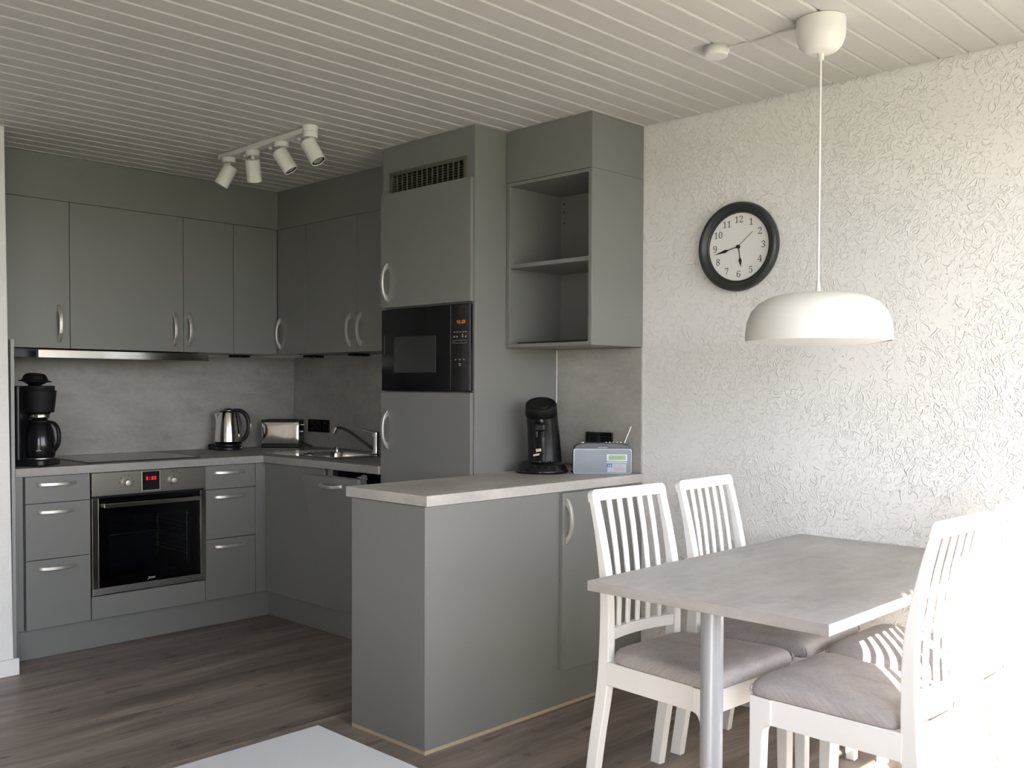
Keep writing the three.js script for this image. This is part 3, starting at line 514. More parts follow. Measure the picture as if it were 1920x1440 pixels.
// ---------------------------------------------------------------- small appliances
{ // filter coffee maker, square to the camera; local x runs right in the picture, z towards the viewer
  const t = thing('coffee_maker', 'black filter coffee maker with glass jug at the left end of the worktop', 'coffee maker', [-1.712, YW, -0.165], CAMERA_TURN);
  const base = roundRect(-0.088, -0.12, 0.096, 0.078, 0.05);
  part('base', extrude(base, 0.032, 0.008, 3, 16).rotateX(-Math.PI / 2), M.black, t);
  part('hot_plate', cyl(0.066, 0.066, 0.004, 40).translate(0.022, 0.032, 0.005), M.steelDark, t);
  part('water_tank', extrude(roundRect(-0.088, -0.115, -0.022, 0.04, 0.02), 0.352, 0.004).rotateX(-Math.PI / 2).translate(0, 0.026, 0), M.black, t, 'tall black water tank');
  part('tank_stripe', bx(-0.073, -0.068, 0.06, 0.34, 0.0395, 0.0415, 0.0006), M.blackGloss, t);
  part('brew_head', lathe([[0.0001, 0.252], [0.062, 0.252], [0.064, 0.256], [0.074, 0.350], [0.0735, 0.357], [0.066, 0.358], [0.066, 0.376], [0.064, 0.379], [0.0001, 0.379]], 48).translate(0.022, 0, 0.003), M.blackMatt, t);
  part('steel_ring', lathe([[0.030, 0.226], [0.045, 0.226], [0.0475, 0.229], [0.0485, 0.253], [0.030, 0.253]], 40).translate(0.022, 0, 0.003), M.mirrorSteel, t, 'polished steel ring');
  part('jug', lathe([[0.0001, 0.037], [0.058, 0.037], [0.066, 0.045], [0.070, 0.075], [0.069, 0.12], [0.062, 0.165], [0.050, 0.195], [0.040, 0.206]], 56).translate(0.022, 0, 0.005), M.blackGloss, t, 'dark glass coffee jug');
  part('jug_lid', lathe([[0.042, 0.203], [0.046, 0.206], [0.046, 0.213], [0.034, 0.216], [0.034, 0.224], [0.0001, 0.225]], 40).translate(0.022, 0, 0.005), M.black, t);
  const hs = roundRect(-0.011, -0.007, 0.011, 0.007, 0.005);
  part('jug_handle', new THREE.ExtrudeGeometry(hs, { steps: 30, bevelEnabled: false, curveSegments: 6, extrudePath: new THREE.CatmullRomCurve3([[0.055, 0.206, 0.01], [0.088, 0.203, 0.012], [0.110, 0.178, 0.014], [0.1175, 0.14, 0.015], [0.112, 0.10, 0.015], [0.095, 0.073, 0.013], [0.088, 0.066, 0.012]].map((q) => new THREE.Vector3(...q))) }), M.black, t, 'curved black jug handle');
  part('top_lid', lathe([[0.0001, 0.441], [0.030, 0.440], [0.042, 0.436], [0.051, 0.427], [0.056, 0.414], [0.0565, 0.409], [0.073, 0.404], [0.074, 0.400], [0.058, 0.399], [0.046, 0.393], [0.032, 0.385], [0.026, 0.376], [0.0001, 0.376]], 40).rotateZ(-0.05).translate(-0.036, 0, -0.03), M.black, t, 'raised black filter lid');
  part('scale_mark', bx(0.040, 0.062, 0.068, 0.071, 0.0715, 0.0735, 0.0004).rotateZ(0.06), M.white, t);
}
{ // kettle
  const t = thing('kettle', 'polished steel electric kettle with black handle on its power base', 'kettle', [-0.475, YW, -0.535], CAMERA_TURN);
  part('power_base', [lathe([[0.0001, 0], [0.080, 0], [0.083, 0.004], [0.082, 0.016], [0.074, 0.026], [0.0001, 0.028]], 48), lathe([[0.0001, 0.02], [0.076, 0.02], [0.079, 0.026], [0.079, 0.046], [0.0001, 0.046]], 48), extrude(roundRect(-0.118, -0.02, -0.06, 0.02, 0.018), 0.034, 0.006).rotateX(-Math.PI / 2)], M.black, t);
  part('body', lathe([[0.0001, 0.046], [0.0775, 0.046], [0.0785, 0.052], [0.0765, 0.09], [0.071, 0.14], [0.0625, 0.19], [0.055, 0.222], [0.053, 0.226], [0.0001, 0.227]], 72), M.mirrorSteel, t, 'polished steel body');
  const sp = new THREE.BufferGeometry(); { const A = [-0.056, 0.214, 0.026], B = [-0.056, 0.214, -0.026], C = [-0.084, 0.219, 0], D = [-0.070, 0.155, 0], E = [-0.055, 0.205, 0.0]; sp.setAttribute('position', new THREE.Float32BufferAttribute([...A, ...D, ...C, ...B, ...C, ...D, ...A, ...C, ...B, ...A, ...B, ...D], 3)); sp.computeVertexNormals(); }
  part('spout', sp, M.mirrorSteel, t);
  part('lid', lathe([[0.0001, 0.248], [0.018, 0.247], [0.026, 0.241], [0.046, 0.234], [0.053, 0.228], [0.053, 0.222], [0.0001, 0.222]], 48), M.black, t, 'black domed lid');
  part('lid_ring', new THREE.TorusGeometry(0.047, 0.0022, 8, 48).rotateX(Math.PI / 2).translate(0, 0.234, 0), M.chrome, t);
  const hs = roundRect(-0.015, -0.012, 0.015, 0.012, 0.009), path = (a) => new THREE.CatmullRomCurve3(a.map((q) => new THREE.Vector3(...q)));
  part('handle', [new THREE.ExtrudeGeometry(hs, { steps: 40, bevelEnabled: false, curveSegments: 6, extrudePath: path([[0.03, 0.233, 0], [0.062, 0.234, 0], [0.092, 0.222, 0], [0.114, 0.19, 0], [0.122, 0.15, 0], [0.117, 0.108, 0], [0.102, 0.075, 0], [0.082, 0.056, 0]]) }), new THREE.ExtrudeGeometry(roundRect(-0.012, -0.006, 0.012, 0.006, 0.004), { steps: 16, bevelEnabled: false, curveSegments: 6, extrudePath: path([[0.052, 0.222, 0], [0.064, 0.19, 0], [0.073, 0.14, 0], [0.079, 0.09, 0], [0.081, 0.054, 0]]) })], M.black, t, 'black D-shaped handle');
  part('sticker', bx(0.060, 0.078, 0.078, 0.096, 0.030, 0.0315, 0.0005).rotateY(0.35).translate(-0.008, 0, 0.028), M.white, t, 'small pale sticker');
}
{ // toaster
  const t = thing('toaster', 'two-slot toaster with polished steel front standing in the corner', 'toaster', [-0.163, YW, -0.461], CAMERA_TURN);
  const w = 0.116, zf = 0.0, zb = -0.15;
  part('body', bx(-w, w, 0.010, 0.172, zb, zf - 0.004, 0.012, 3), M.black, t);
  // softly bulging steel front, so that it mirrors in a curve
  const pg = new THREE.PlaneGeometry(2 * w - 0.008, 0.130, 32, 20); { const p = pg.attributes.position; for (let i = 0; i < p.count; i++) { const a = p.getX(i) / (w - 0.004), b = p.getY(i) / 0.063; p.setZ(i, 0.0045 * (1 - a * a * a * a) * (1 - b * b * b * b) - 0.0012 * Math.sin(a * 4.2) * (1 - b * b)); } pg.computeVertexNormals(); }
  part('front_plate', [pg.translate(0, 0.0935, zf), bx(-w + 0.004, w - 0.004, 0.029, 0.155, zf - 0.006, zf - 0.0004, 0.001)], M.mirrorSteel, t, 'polished steel front plate');
  part('top_trim', bx(-w - 0.001, w + 0.001, 0.156, 0.173, zb, zf + 0.002, 0.005, 2), M.black, t);
  part('foot_trim', bx(-w, w, 0.0, 0.028, zb, zf + 0.001, 0.005, 2), M.black, t);
  part('slot', [bx(-0.09, 0.09, 0.1715, 0.1745, zb + 0.03, zb + 0.055, 0.001), bx(-0.09, 0.09, 0.1715, 0.1745, zb + 0.09, zb + 0.115, 0.001)], M.void, t);
  part('lever', bx(w, w + 0.022, 0.138, 0.145, zf - 0.085, zf - 0.05, 0.002), M.chrome, t, 'small silver lever');
  part('dial', bx(w, w + 0.014, 0.096, 0.104, zf - 0.085, zf - 0.06, 0.002), M.chrome, t, 'silver browning control');
  for (const y of [0.075, 0.061, 0.047]) part('button', new THREE.SphereGeometry(0.0025, 10, 8).translate(w + 0.001, y, zf - 0.03), M.chrome, t);
  part('mark', bx(-0.019, 0.012, 0.039, 0.043, zf + 0.001, zf + 0.0022, 0.0004), M.blackMatt, t);
  const cable = solo('power_cord', 'black power cord of the toaster lying below the triple socket', 'cord', tube([[-0.085, 0.955, -0.42], [-0.04, 0.935, -0.40], [0.0, 0.918, -0.40], [0.04, 0.909, -0.42], [0.075, 0.908, -0.47]], 0.0038, 24, 8), M.black);
}
function roundLid() { return mergeGeometries([new THREE.CylinderGeometry(0.050, 0.050, 0.003, 40, 1).translate(0, 0.0445, 0), new THREE.TorusGeometry(0.030, 0.003, 8, 32, Math.PI).rotateX(Math.PI / 2).translate(0, 0.046, 0.012)]); }
{ // coffee pod machine
  const t = thing('pod_coffee_machine', 'black rounded coffee pod machine on the peninsula, left of the radio', 'coffee maker', [-0.289, 0.906, 1.812], CAMERA_TURN);
  part('base', lathe([[0.0001, 0], [0.112, 0], [0.117, 0.004], [0.117, 0.012], [0.113, 0.016], [0.104, 0.034], [0.086, 0.050], [0.055, 0.058], [0.0001, 0.059]], 56).scale(1, 1, 0.86), M.blackGloss, t, 'wide glossy domed base');
  // leaning column with a cut-off slanted top
  const N = 40, rings = [[0.03, 0.014, 0.076, -0.008, 0], [0.10, 0.012, 0.073, -0.008, 0], [0.17, 0.007, 0.071, -0.004, 0], [0.215, 0.003, 0.0695, 0.002, 0.04], [0.258, -0.002, 0.0685, 0.006, 0.44]];
  const pos = [], idx = [];
  for (const [y, cx, r, cz, tilt] of rings) for (let i = 0; i <= N; i++) { const a = i / N * Math.PI * 2; pos.push(cx + r * Math.cos(a), y - tilt * r * Math.sin(a) + tilt * 0.02, cz + r * 0.95 * Math.sin(a)); }
  for (let a = 0; a < rings.length - 1; a++) for (let i = 0; i < N; i++) { const p = a * (N + 1) + i; idx.push(p, p + N + 1, p + 1, p + 1, p + N + 1, p + N + 2); }
  const bg = new THREE.BufferGeometry(); bg.setAttribute('position', new THREE.Float32BufferAttribute(pos, 3)); bg.setIndex(idx); bg.computeVertexNormals();
  part('column', bg, std({ color: lin(0.006, 0.006, 0.007), roughness: 0.22, specularIntensity: 0.45 }), t);
  const lid = part('lid', lathe([[0.0001, 0.044], [0.052, 0.044], [0.060, 0.0475], [0.065, 0.0475], [0.0685, 0.043], [0.0705, 0.0], [0.0001, 0]], 48), M.blackMatt, t, 'matt black slanted lid'); lid.position.set(-0.004, 0.262, 0.004); lid.rotation.set(0.45, 0, 0.04);
  part('lid_recess', roundLid(), M.black, lid);
  part('seam', new THREE.TorusGeometry(0.0700, 0.0012, 6, 56).rotateX(Math.PI / 2), M.void, lid);
  part('spout', [bx(-0.036, 0.012, 0.185, 0.222, 0.055, 0.092, 0.012, 3), cyl(0.006, 0.008, 0.026, 16).translate(-0.026, 0.160, 0.072), cyl(0.006, 0.008, 0.026, 16).translate(0.004, 0.160, 0.072)], M.blackGloss, t, 'double coffee spout');
  part('cup_plate', [cyl(0.046, 0.046, 0.006, 40).scale(1, 1, 0.8).translate(-0.008, 0.052, 0.052), bx(-0.018, 0.006, 0.085, 0.089, 0.0655, 0.0675, 0.001)], M.blackGloss, t);
  part('steel_tab', [bx(-0.014, 0.008, 0.098, 0.112, 0.066, 0.0695, 0.001).rotateZ(0.15), bx(-0.024, 0.002, 0.083, 0.092, 0.067, 0.070, 0.001).rotateZ(0.2)], M.chrome, t);
  for (const [x, z] of [[-0.045, 0.078], [-0.015, 0.085], [0.012, 0.085]]) part('button', lathe([[0.0001, 0.004], [0.007, 0.003], [0.009, 0]], 20).translate(x, 0.031, z), M.blackGloss, t);
  solo('power_cord', 'black power cord looping between the pod machine and the radio', 'cord', tube([[-0.225, 0.93, 1.835], [-0.195, 0.945, 1.868], [-0.165, 0.935, 1.90], [-0.14, 0.918, 1.905], [-0.165, 0.911, 1.89], [-0.19, 0.911, 1.90]], 0.0042, 32, 8), M.black);
}
{ // radio
  const t = thing('radio', 'silver portable radio with green display at the end of the peninsula', 'radio', [-0.1375, 0.907, 2.03], CAMERA_TURN);
  const w = 0.126, d = 0.052;
  part('case', extrude(roundRect(-w, 0, w, 0.106, 0.009), d, 0.004, 3).translate(0, 0, -d), std({ color: lin(0.18, 0.198, 0.22), metalness: 0.35, roughness: 0.38 }), t);
  part('top_cover', extrude((() => { const s = new THREE.Shape(); s.moveTo(-w + 0.002, 0.098); s.lineTo(w - 0.002, 0.098); s.lineTo(w - 0.004, 0.118); s.quadraticCurveTo(w - 0.02, 0.132, w - 0.07, 0.135); s.lineTo(-w + 0.07, 0.135); s.quadraticCurveTo(-w + 0.02, 0.136, -w + 0.004, 0.118); s.closePath(); return s; })(), d - 0.004, 0.006, 4).translate(0, 0, -d + 0.001), std({ color: lin(0.05, 0.051, 0.055), metalness: 0.3, roughness: 0.35 }), t, 'dark grey curved top');
  part('rim', (() => { const s = roundRect(-w - 0.001, -0.0005, w + 0.001, 0.108, 0.010); s.holes.push(roundRect(-w + 0.003, 0.003, w - 0.003, 0.104, 0.008, THREE.Path)); return extrude(s, 0.004, 0.001).translate(0, 0, -0.001); })(), std({ color: lin(0.42, 0.445, 0.48), metalness: 0.5, roughness: 0.3 }), t);
  const slat = bx(-w + 0.004, w - 0.004, -0.0009, 0.0009, -0.0005, 0.0012, 0.0004);
  for (let i = 0; i < 24; i++) { const s = part('grille_slat', slat, std0('radioSlat', { color: lin(0.20, 0.222, 0.25), metalness: 0.3, roughness: 0.4 }), t); s.position.y = 0.0065 + i * 0.0041; }
  part('display_frame', bx(0.0185, 0.108, 0.054, 0.084, 0.0005, 0.003, 0.0008), std({ color: lin(0.56, 0.60, 0.65), roughness: 0.35 }), t);
  part('display', bx(0.027, 0.101, 0.0595, 0.080, 0.0025, 0.0036, 0.0005), std({ color: lin(0.24, 0.33, 0.14), roughness: 0.25 }), t, 'pale green display');
  part('button_strip', bx(0.018, 0.108, 0.0465, 0.0495, 0.0005, 0.0026, 0.0005), std({ color: lin(0.66, 0.69, 0.72), roughness: 0.4 }), t);
  const c = document.createElement('canvas'); c.width = 256; c.height = 112; const k = c.getContext('2d'); k.fillStyle = '#c6c9d2'; k.fillRect(0, 0, 256, 112); k.fillStyle = '#1d6fb8'; k.fillRect(0, 0, 66, 42); k.fillStyle = '#fff'; k.font = 'bold 30px sans-serif'; k.fillText('2.4', 10, 32); k.fillStyle = '#9a9aa2'; for (let i = 0; i < 5; i++) k.fillRect(84, 14 + i * 18, 130 + (i * 37) % 30, 4); k.fillStyle = '#d98f98'; k.fillRect(36, 62, 210, 3); 
  const tx = new THREE.CanvasTexture(c); tx.colorSpace = THREE.SRGBColorSpace;
  part('sticker', new THREE.PlaneGeometry(0.083, 0.036).translate(0.0625, 0.024, 0.0019), std({ color: lin(0.72, 0.72, 0.72), map: tx, roughness: 0.4 }), t, 'blue and white sticker');
  part('brand_strip', bx(-0.020, 0.022, 0.1115, 0.1150, -0.0035, -0.0015, 0.0005), std({ color: lin(0.3, 0.31, 0.32), roughness: 0.4 }), t);
  for (const x of [0.014, 0.030, 0.046, 0.062, 0.078]) part('button', bx(x, x + 0.007, 0.133, 0.1375, -0.020, -0.012, 0.0015), M.satin, t);
  part('dial', cyl(0.010, 0.010, 0.004, 24).translate(-0.085, 0.132, -0.02), M.satin, t);
  part('antenna', [rod([0.102, 0.130, -0.045], [0.139, 0.222, -0.052], 0.0019, 10, 0.0014), new THREE.SphereGeometry(0.0028, 12, 8).translate(0.139, 0.222, -0.052)], M.chrome, t, 'raised telescopic antenna');
}
function std0(key, o) { return M[key] ?? (M[key] = std(o)); }

// ---------------------------------------------------------------- ceiling lamps
{
  const t = thing('track_spotlight', 'white ceiling bar with four swivelling spotlights above the kitchen floor', 'lamp', [-1.005, CEIL, 0]);
  part('bar', [bx(-0.030, 0.022, -0.026, 0.0, 0.345, 1.100, 0.008, 3), cyl(0.034, 0.034, 0.026, 40).translate(-0.012, -0.026, 1.105)], M.lampWhite, t, 'long white mounting bar');
  for (const z of [0.53, 0.75, 0.985]) part('clip', cyl(0.008, 0.008, 0.012, 16).translate(0.012, -0.037, z), M.lampWhite, t);
  // each head: puck under the bar, hinge, tilted open can with a lamp inside
  const can = lathe([[0.0001, 0], [0.030, 0], [0.034, -0.004], [0.034, -0.102], [0.0325, -0.105], [0.0300, -0.105], [0.0300, -0.090]], 40);
  const heads = [[-0.010, 0.422, 0.52, 2.36], [-0.004, 0.628, 0.42, 0.78], [-0.004, 0.870, 0.56, -0.80], [-0.012, 1.105, 0.55, -1.15]];
  for (const [x, z, tilt, dir] of heads) {
    const h = new THREE.Group(); h.name = 'spot_head'; h.position.set(x, -0.026, z); t.add(h);
    part('puck', lathe([[0.0001, 0], [0.031, 0], [0.033, -0.002], [0.033, -0.022], [0.031, -0.0245], [0.0001, -0.0245]], 40), M.lampWhite, h);
    const ax = new THREE.Vector3(Math.cos(dir + Math.PI / 2), 0, -Math.sin(dir + Math.PI / 2));
    const dr = new THREE.Vector3(Math.cos(dir), 0, -Math.sin(dir));                   // horizontal aim
    part('hinge', rod([0, -0.02, 0], [0, -0.046, 0], 0.008), M.lampWhite, h);
    const q = new THREE.Quaternion().setFromAxisAngle(new THREE.Vector3().crossVectors(new THREE.Vector3(0, -1, 0), dr).normalize(), tilt);
    const c = part('can', can, M.lampWhite, h, 'white cylinder spot'); c.quaternion.copy(q); c.position.set(0, -0.040, 0).addScaledVector(dr, -0.012);
    const z0 = part('bezel', lathe([[0.0001, -0.0915], [0.0296, -0.0915], [0.0298, -0.1015], [0.0285, -0.1015]].reverse(), 32), M.blackMatt, h, 'black inner ring'); z0.quaternion.copy(q); z0.position.copy(c.position);
    const b = part('bulb', lathe([[0.0001, -0.0965], [0.008, -0.0968], [0.0155, -0.0985], [0.0215, -0.0995], [0.0225, -0.0975], [0.0225, -0.092], [0.0001, -0.092]], 32), std0('bulb', { color: lin(0.55, 0.55, 0.5), metalness: 0.6, roughness: 0.25 }), h, 'unlit reflector bulb'); b.quaternion.copy(q); b.position.copy(c.position);
  }
}
{
  const t = thing('pendant_lamp', 'white dome pendant lamp hanging over the dining table', 'lamp', [-0.634, 0, 3.266]);
  part('canopy', lathe([[0.0001, CEIL], [0.072, CEIL], [0.0735, CEIL - 0.003], [0.0735, CEIL - 0.045], [0.071, CEIL - 0.062], [0.063, CEIL - 0.082], [0.050, CEIL - 0.096], [0.034, CEIL - 0.104], [0.0001, CEIL - 0.106]].reverse(), 56), M.lampWhite, t, 'white bowl-shaped ceiling rose');
  part('cord_grip', cyl(0.0095, 0.0095, 0.020, 20).translate(0, CEIL - 0.124, 0), M.lampWhite, t);
  part('cord', cyl(0.0036, 0.0036, CEIL - 0.12 - 1.585, 12).translate(0, 1.585, 0), M.lampWhite, t, 'white flex');
  part('cord_sleeve', cyl(0.0085, 0.0045, 0.040, 20).translate(0, 1.575, 0), M.lampWhite, t);
  const o = [[0.012, 1.5755], [0.085, 1.5745], [0.12, 1.570], [0.152, 1.560], [0.180, 1.543], [0.200, 1.520], [0.2125, 1.490], [0.2175, 1.455], [0.218, 1.428]], inn = o.map(([r, y]) => [Math.max(0.012, r - 0.0035), y - 0.0035]).reverse();
  inn[0] = [0.2145, 1.428];
  part('shade', toCreasedNormals(lathe([...o, ...inn, o[0]].reverse(), 96), 0.5), M.lampWhite, t, 'wide white dome shade');
  part('diffuser', lathe([[0.0001, 1.4145], [0.09, 1.4165], [0.15, 1.4205], [0.190, 1.4260], [0.2085, 1.4300], [0.2085, 1.4330], [0.0001, 1.434]], 64), M.white, t);
  const j = thing('junction_box', 'small round white junction box on the ceiling beside the pendant', 'junction box', [-0.650, CEIL, 2.905]);
  part('cover', lathe([[0.0001, 0], [0.039, 0], [0.039, -0.030], [0.037, -0.033], [0.0001, -0.034]], 40), M.lampWhite, j);
  part('clip', bx(0.02, 0.04, -0.018, -0.002, 0.012, 0.028, 0.002), M.lampWhite, j);
  solo('ceiling_cable', 'thin white cable along the ceiling from junction box to pendant', 'cable', tube([[-0.638, CEIL - 0.009, 2.935], [-0.625, CEIL - 0.006, 2.99], [-0.618, CEIL - 0.005, 3.05], [-0.632, CEIL - 0.005, 3.12], [-0.636, CEIL - 0.008, 3.20]], 0.0030, 40, 8), M.ceiling);
}

// ---------------------------------------------------------------- wall clock
{
  const t = thing('wall_clock', 'round black-rimmed wall clock on the textured white wall', 'clock', [0, 1.847, 2.617], -Math.PI / 2);
  const k = 1.0;
  part('rim', lathe([[0.134, 0.010], [0.137, 0.020], [0.141, 0.022], [0.144, 0.019], [0.148, 0.026], [0.155, 0.036], [0.164, 0.0395], [0.172, 0.036], [0.177, 0.026], [0.178, 0.012], [0.174, 0.002], [0.134, 0.002], [0.134, 0.010]].reverse(), 96).rotateX(Math.PI / 2), std({ color: lin(0.022, 0.024, 0.024), roughness: 0.42 }), t, 'broad moulded black rim');
  const c = document.createElement('canvas'); c.width = c.height = 1024; const q = c.getContext('2d'); q.fillStyle = '#e3e1dd'; q.fillRect(0, 0, 1024, 1024);
  q.fillStyle = '#201c1c'; q.font = '138px serif'; q.textAlign = 'center'; q.textBaseline = 'middle';
  for (let i = 1; i <= 12; i++) { const a = i * Math.PI / 6; q.fillText(String(i), 512 + Math.sin(a) * 412, 512 - Math.cos(a) * 412); }
  const tx = new THREE.CanvasTexture(c); tx.colorSpace = THREE.SRGBColorSpace;
  const face = new THREE.CylinderGeometry(0.1355, 0.1355, 0.004, 64).rotateX(Math.PI / 2).translate(0, 0, 0.010);
  { const p = face.attributes.position, uv = face.attributes.uv; for (let i = 0; i < p.count; i++) uv.setXY(i, 0.5 + p.getX(i) / 0.271, 0.5 + p.getY(i) / 0.271); }
  part('dial', face, std({ map: tx, roughness: 0.6 }), t, 'white dial with black numerals');
  // spade hands drawn pointing up, then turned to the time
  const hand = (len, bulge, w, tail) => { const s = new THREE.Shape(); s.moveTo(-0.0018, -tail); s.lineTo(0.0018, -tail); s.lineTo(0.0015, len * (bulge - 0.17)); s.quadraticCurveTo(0.002, len * (bulge - 0.06), w, len * bulge); s.quadraticCurveTo(w * 0.6, len * (bulge + 0.12), 0.0003, len); s.quadraticCurveTo(-w * 0.6, len * (bulge + 0.12), -w, len * bulge); s.quadraticCurveTo(-0.002, len * (bulge - 0.06), -0.0015, len * (bulge - 0.17)); s.closePath(); return new THREE.ExtrudeGeometry(s, { depth: 0.0012, bevelEnabled: false }); };
  const h1 = part('hour_hand', hand(0.082, 0.66, 0.0072, 0.004), M.black, t); h1.position.z = 0.0140; h1.rotation.z = -171.5 * Math.PI / 180;
  const h2 = part('minute_hand', hand(0.113, 0.52, 0.0068, 0.004), M.black, t); h2.position.z = 0.0165; h2.rotation.z = -257 * Math.PI / 180;
  const h3 = part('second_hand', bx(-0.0009, 0.0009, -0.01, 0.085, 0, 0.0008, 0), M.black, t); h3.position.z = 0.019; h3.rotation.z = -51 * Math.PI / 180;
  part('hub', cyl(0.0075, 0.0065, 0.010, 24).rotateX(Math.PI / 2).translate(0, 0, 0.0122), M.black, t);
}

// ---------------------------------------------------------------- dining table and chairs
{
  const t = thing('dining_table', 'rectangular dining table with grey concrete-look top fixed to the wall', 'table');
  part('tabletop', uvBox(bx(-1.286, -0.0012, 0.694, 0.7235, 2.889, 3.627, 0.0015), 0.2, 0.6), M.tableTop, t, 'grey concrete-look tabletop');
  const leg = part('leg', [cyl(0.0305, 0.0305, 0.688, 40).translate(-1.206, 0.004, 3.258)], M.legGrey, t, 'round grey metal leg');
  leg.position.set(0, 0, 0);
  part('leg_plate', bx(-1.262, -1.150, 0.688, 0.694, 3.202, 3.314, 0.001), M.legGrey, t);
  part('foot', cyl(0.033, 0.0315, 0.012, 40).translate(-1.206, 0, 3.258), M.blackMatt, t);
  part('wall_batten', bx(-0.034, -0.0015, 0.644, 0.694, 2.93, 3.59, 0.002), M.trim, t);
}
// one chair facing +z; its origin lies on the floor under the rear edge of the seat
function makeChair() {
  const t = new THREE.Group(), WR = 0.184, WF = 0.217, ZF = 0.453;
  const yr = 0.427, yf = 0.437, sy = (z) => yr + (yf - yr) * (z - 0.03) / 0.41, tilt = Math.atan((yf - yr) / 0.41);   // the seat rises a little to the front
  // rear leg and back post in one bent piece: rear edge and front edge as (z, y)
  const rear = new THREE.SplineCurve([[-0.060, 0], [-0.034, 0.18], [-0.008, 0.34], [0.002, 0.46], [0.006, 0.60], [0.001, 0.70], [-0.018, 0.82], [-0.0425, 0.926]].map((p) => new THREE.Vector2(...p))).getPoints(40);
  const front = new THREE.SplineCurve([[-0.0225, 0.926], [0.006, 0.82], [0.032, 0.70], [0.041, 0.60], [0.042, 0.46], [0.036, 0.34], [0.008, 0.18], [-0.020, 0]].map((p) => new THREE.Vector2(...p))).getPoints(40);
  const post = extrude(poly([...rear, ...front].map((v) => [v.x, v.y])), 0.032, 0.003, 2).rotateY(-Math.PI / 2);   // profile x -> z, thickness along -x
  for (const s of [-1, 1]) { const p = part('back_post', post, M.chairWhite, t); p.position.x = s * (WR - 0.016) + 0.016; }
  // top rail with rounded upper corners, leaning with the posts
  const rs = new THREE.Shape(); const WT = WR + 0.0008; rs.moveTo(-WT, 0); rs.lineTo(WT, 0); rs.lineTo(WT, 0.016); rs.quadraticCurveTo(WT - 0.001, 0.037, WT - 0.021, 0.037); rs.lineTo(-WT + 0.021, 0.037); rs.quadraticCurveTo(-WT + 0.001, 0.037, -WT, 0.016); rs.closePath();
  part('top_rail', extrude(rs, 0.025, 0.003, 3).translate(0, 0, -0.0125).rotateX(-0.255).translate(0, 0.922, -0.033), M.chairWhite, t);
  const wi = WR - 0.032, bow = (x) => -0.020 * (1 - (x / wi) ** 2);
  const zc = (y) => { const c = [[0.5, 0.024], [0.60, 0.0235], [0.70, 0.0165], [0.82, -0.007], [0.93, -0.034]]; for (let i = 0; i < c.length - 1; i++) if (y <= c[i + 1][0]) return c[i][1] + (c[i + 1][1] - c[i][1]) * (y - c[i][0]) / (c[i + 1][0] - c[i][0]); return -0.034; };
  // curved lower rail
  { const s = new THREE.Shape(), n = 16, w = wi + 0.002; for (let i = 0; i <= n; i++) { const x = -w + 2 * w * i / n, z = bow(x) + 0.036; i ? s.lineTo(x, z) : s.moveTo(x, z); } for (let i = n; i >= 0; i--) { const x = -w + 2 * w * i / n; s.lineTo(x, bow(x) + 0.013); } s.closePath();
    part('lower_rail', slab(s, 0.490, 0.526, 0.002), M.chairWhite, t); }
  for (let i = 0; i < 5; i++) {
    const x = (i - 2) * 0.0510, pts = [0.52, 0.60, 0.68, 0.76, 0.84, 0.928], pos = [], idx = [];
    pts.forEach((y) => { const f = Math.min(1, Math.max(0, (y - 0.52) / 0.4)), w = 0.0085 + 0.0025 * f, d = 0.0062, z = zc(y) + bow(x) * (1 - f) * 0.98; for (let a = 0; a < 10; a++) { const th = a / 10 * Math.PI * 2, cx = Math.sign(Math.cos(th)) * Math.pow(Math.abs(Math.cos(th)), 0.55) * w, cz = Math.sign(Math.sin(th)) * Math.pow(Math.abs(Math.sin(th)), 0.55) * d; pos.push(x + cx, y, z + cz); } });
    for (let a = 0; a < pts.length - 1; a++) for (let b = 0; b < 10; b++) { const p = a * 10 + b, q = a * 10 + (b + 1) % 10; idx.push(p, p + 10, q, q, p + 10, q + 10); }
    const g = new THREE.BufferGeometry(); g.setAttribute('position', new THREE.Float32BufferAttribute(pos, 3)); g.setIndex(idx); g.computeVertexNormals();
    part('slat', g, M.chairWhite, t);
  }
  // front legs: straight outside, swelling into the apron inside
  const fl = new THREE.Shape(); fl.moveTo(0, 0); fl.lineTo(0.030, 0); fl.lineTo(0.040, 0.330); fl.quadraticCurveTo(0.042, 0.362, 0.066, 0.365); fl.lineTo(0.066, 0.434); fl.lineTo(0, 0.436); fl.closePath();
  const lg = extrude(fl, 0.036, 0.003, 2).rotateY(Math.PI / 2).translate(0, 0, ZF - 0.004);       // profile x -> -z, thickness along +x
  for (const s of [-1, 1]) { const l = part('leg', lg, M.chairWhite, t); l.position.x = s < 0 ? -WF + 0.003 : WF - 0.039; }
  // aprons, following the slope of the seat
  part('front_apron', bx(-WF + 0.038, WF - 0.038, 0.365, 0.435, ZF - 0.036, ZF - 0.010, 0.002), M.chairWhite, t);
  const ap = new THREE.Shape(); ap.moveTo(0, -0.072); ap.lineTo(0.352, -0.072); ap.lineTo(0.352, 0); ap.lineTo(0, 0); ap.closePath();
  for (const s of [-1, 1]) {
    const g = extrude(ap, 0.022, 0.002, 2).rotateY(-Math.PI / 2).rotateX(-tilt).translate(s < 0 ? 0.022 : 0, yr, 0.034);
    const a = part('side_apron', g, M.chairWhite, t); a.position.x = s * (WR - 0.002) + (s < 0 ? 0 : 0); a.rotation.y = s * Math.atan((WF - WR - 0.006) / 0.37); a.position.z = 0;
  }
  part('rear_apron', bx(-WR + 0.02, WR - 0.02, 0.365, yr - 0.002, 0.008, 0.032, 0.002), M.chairWhite, t);
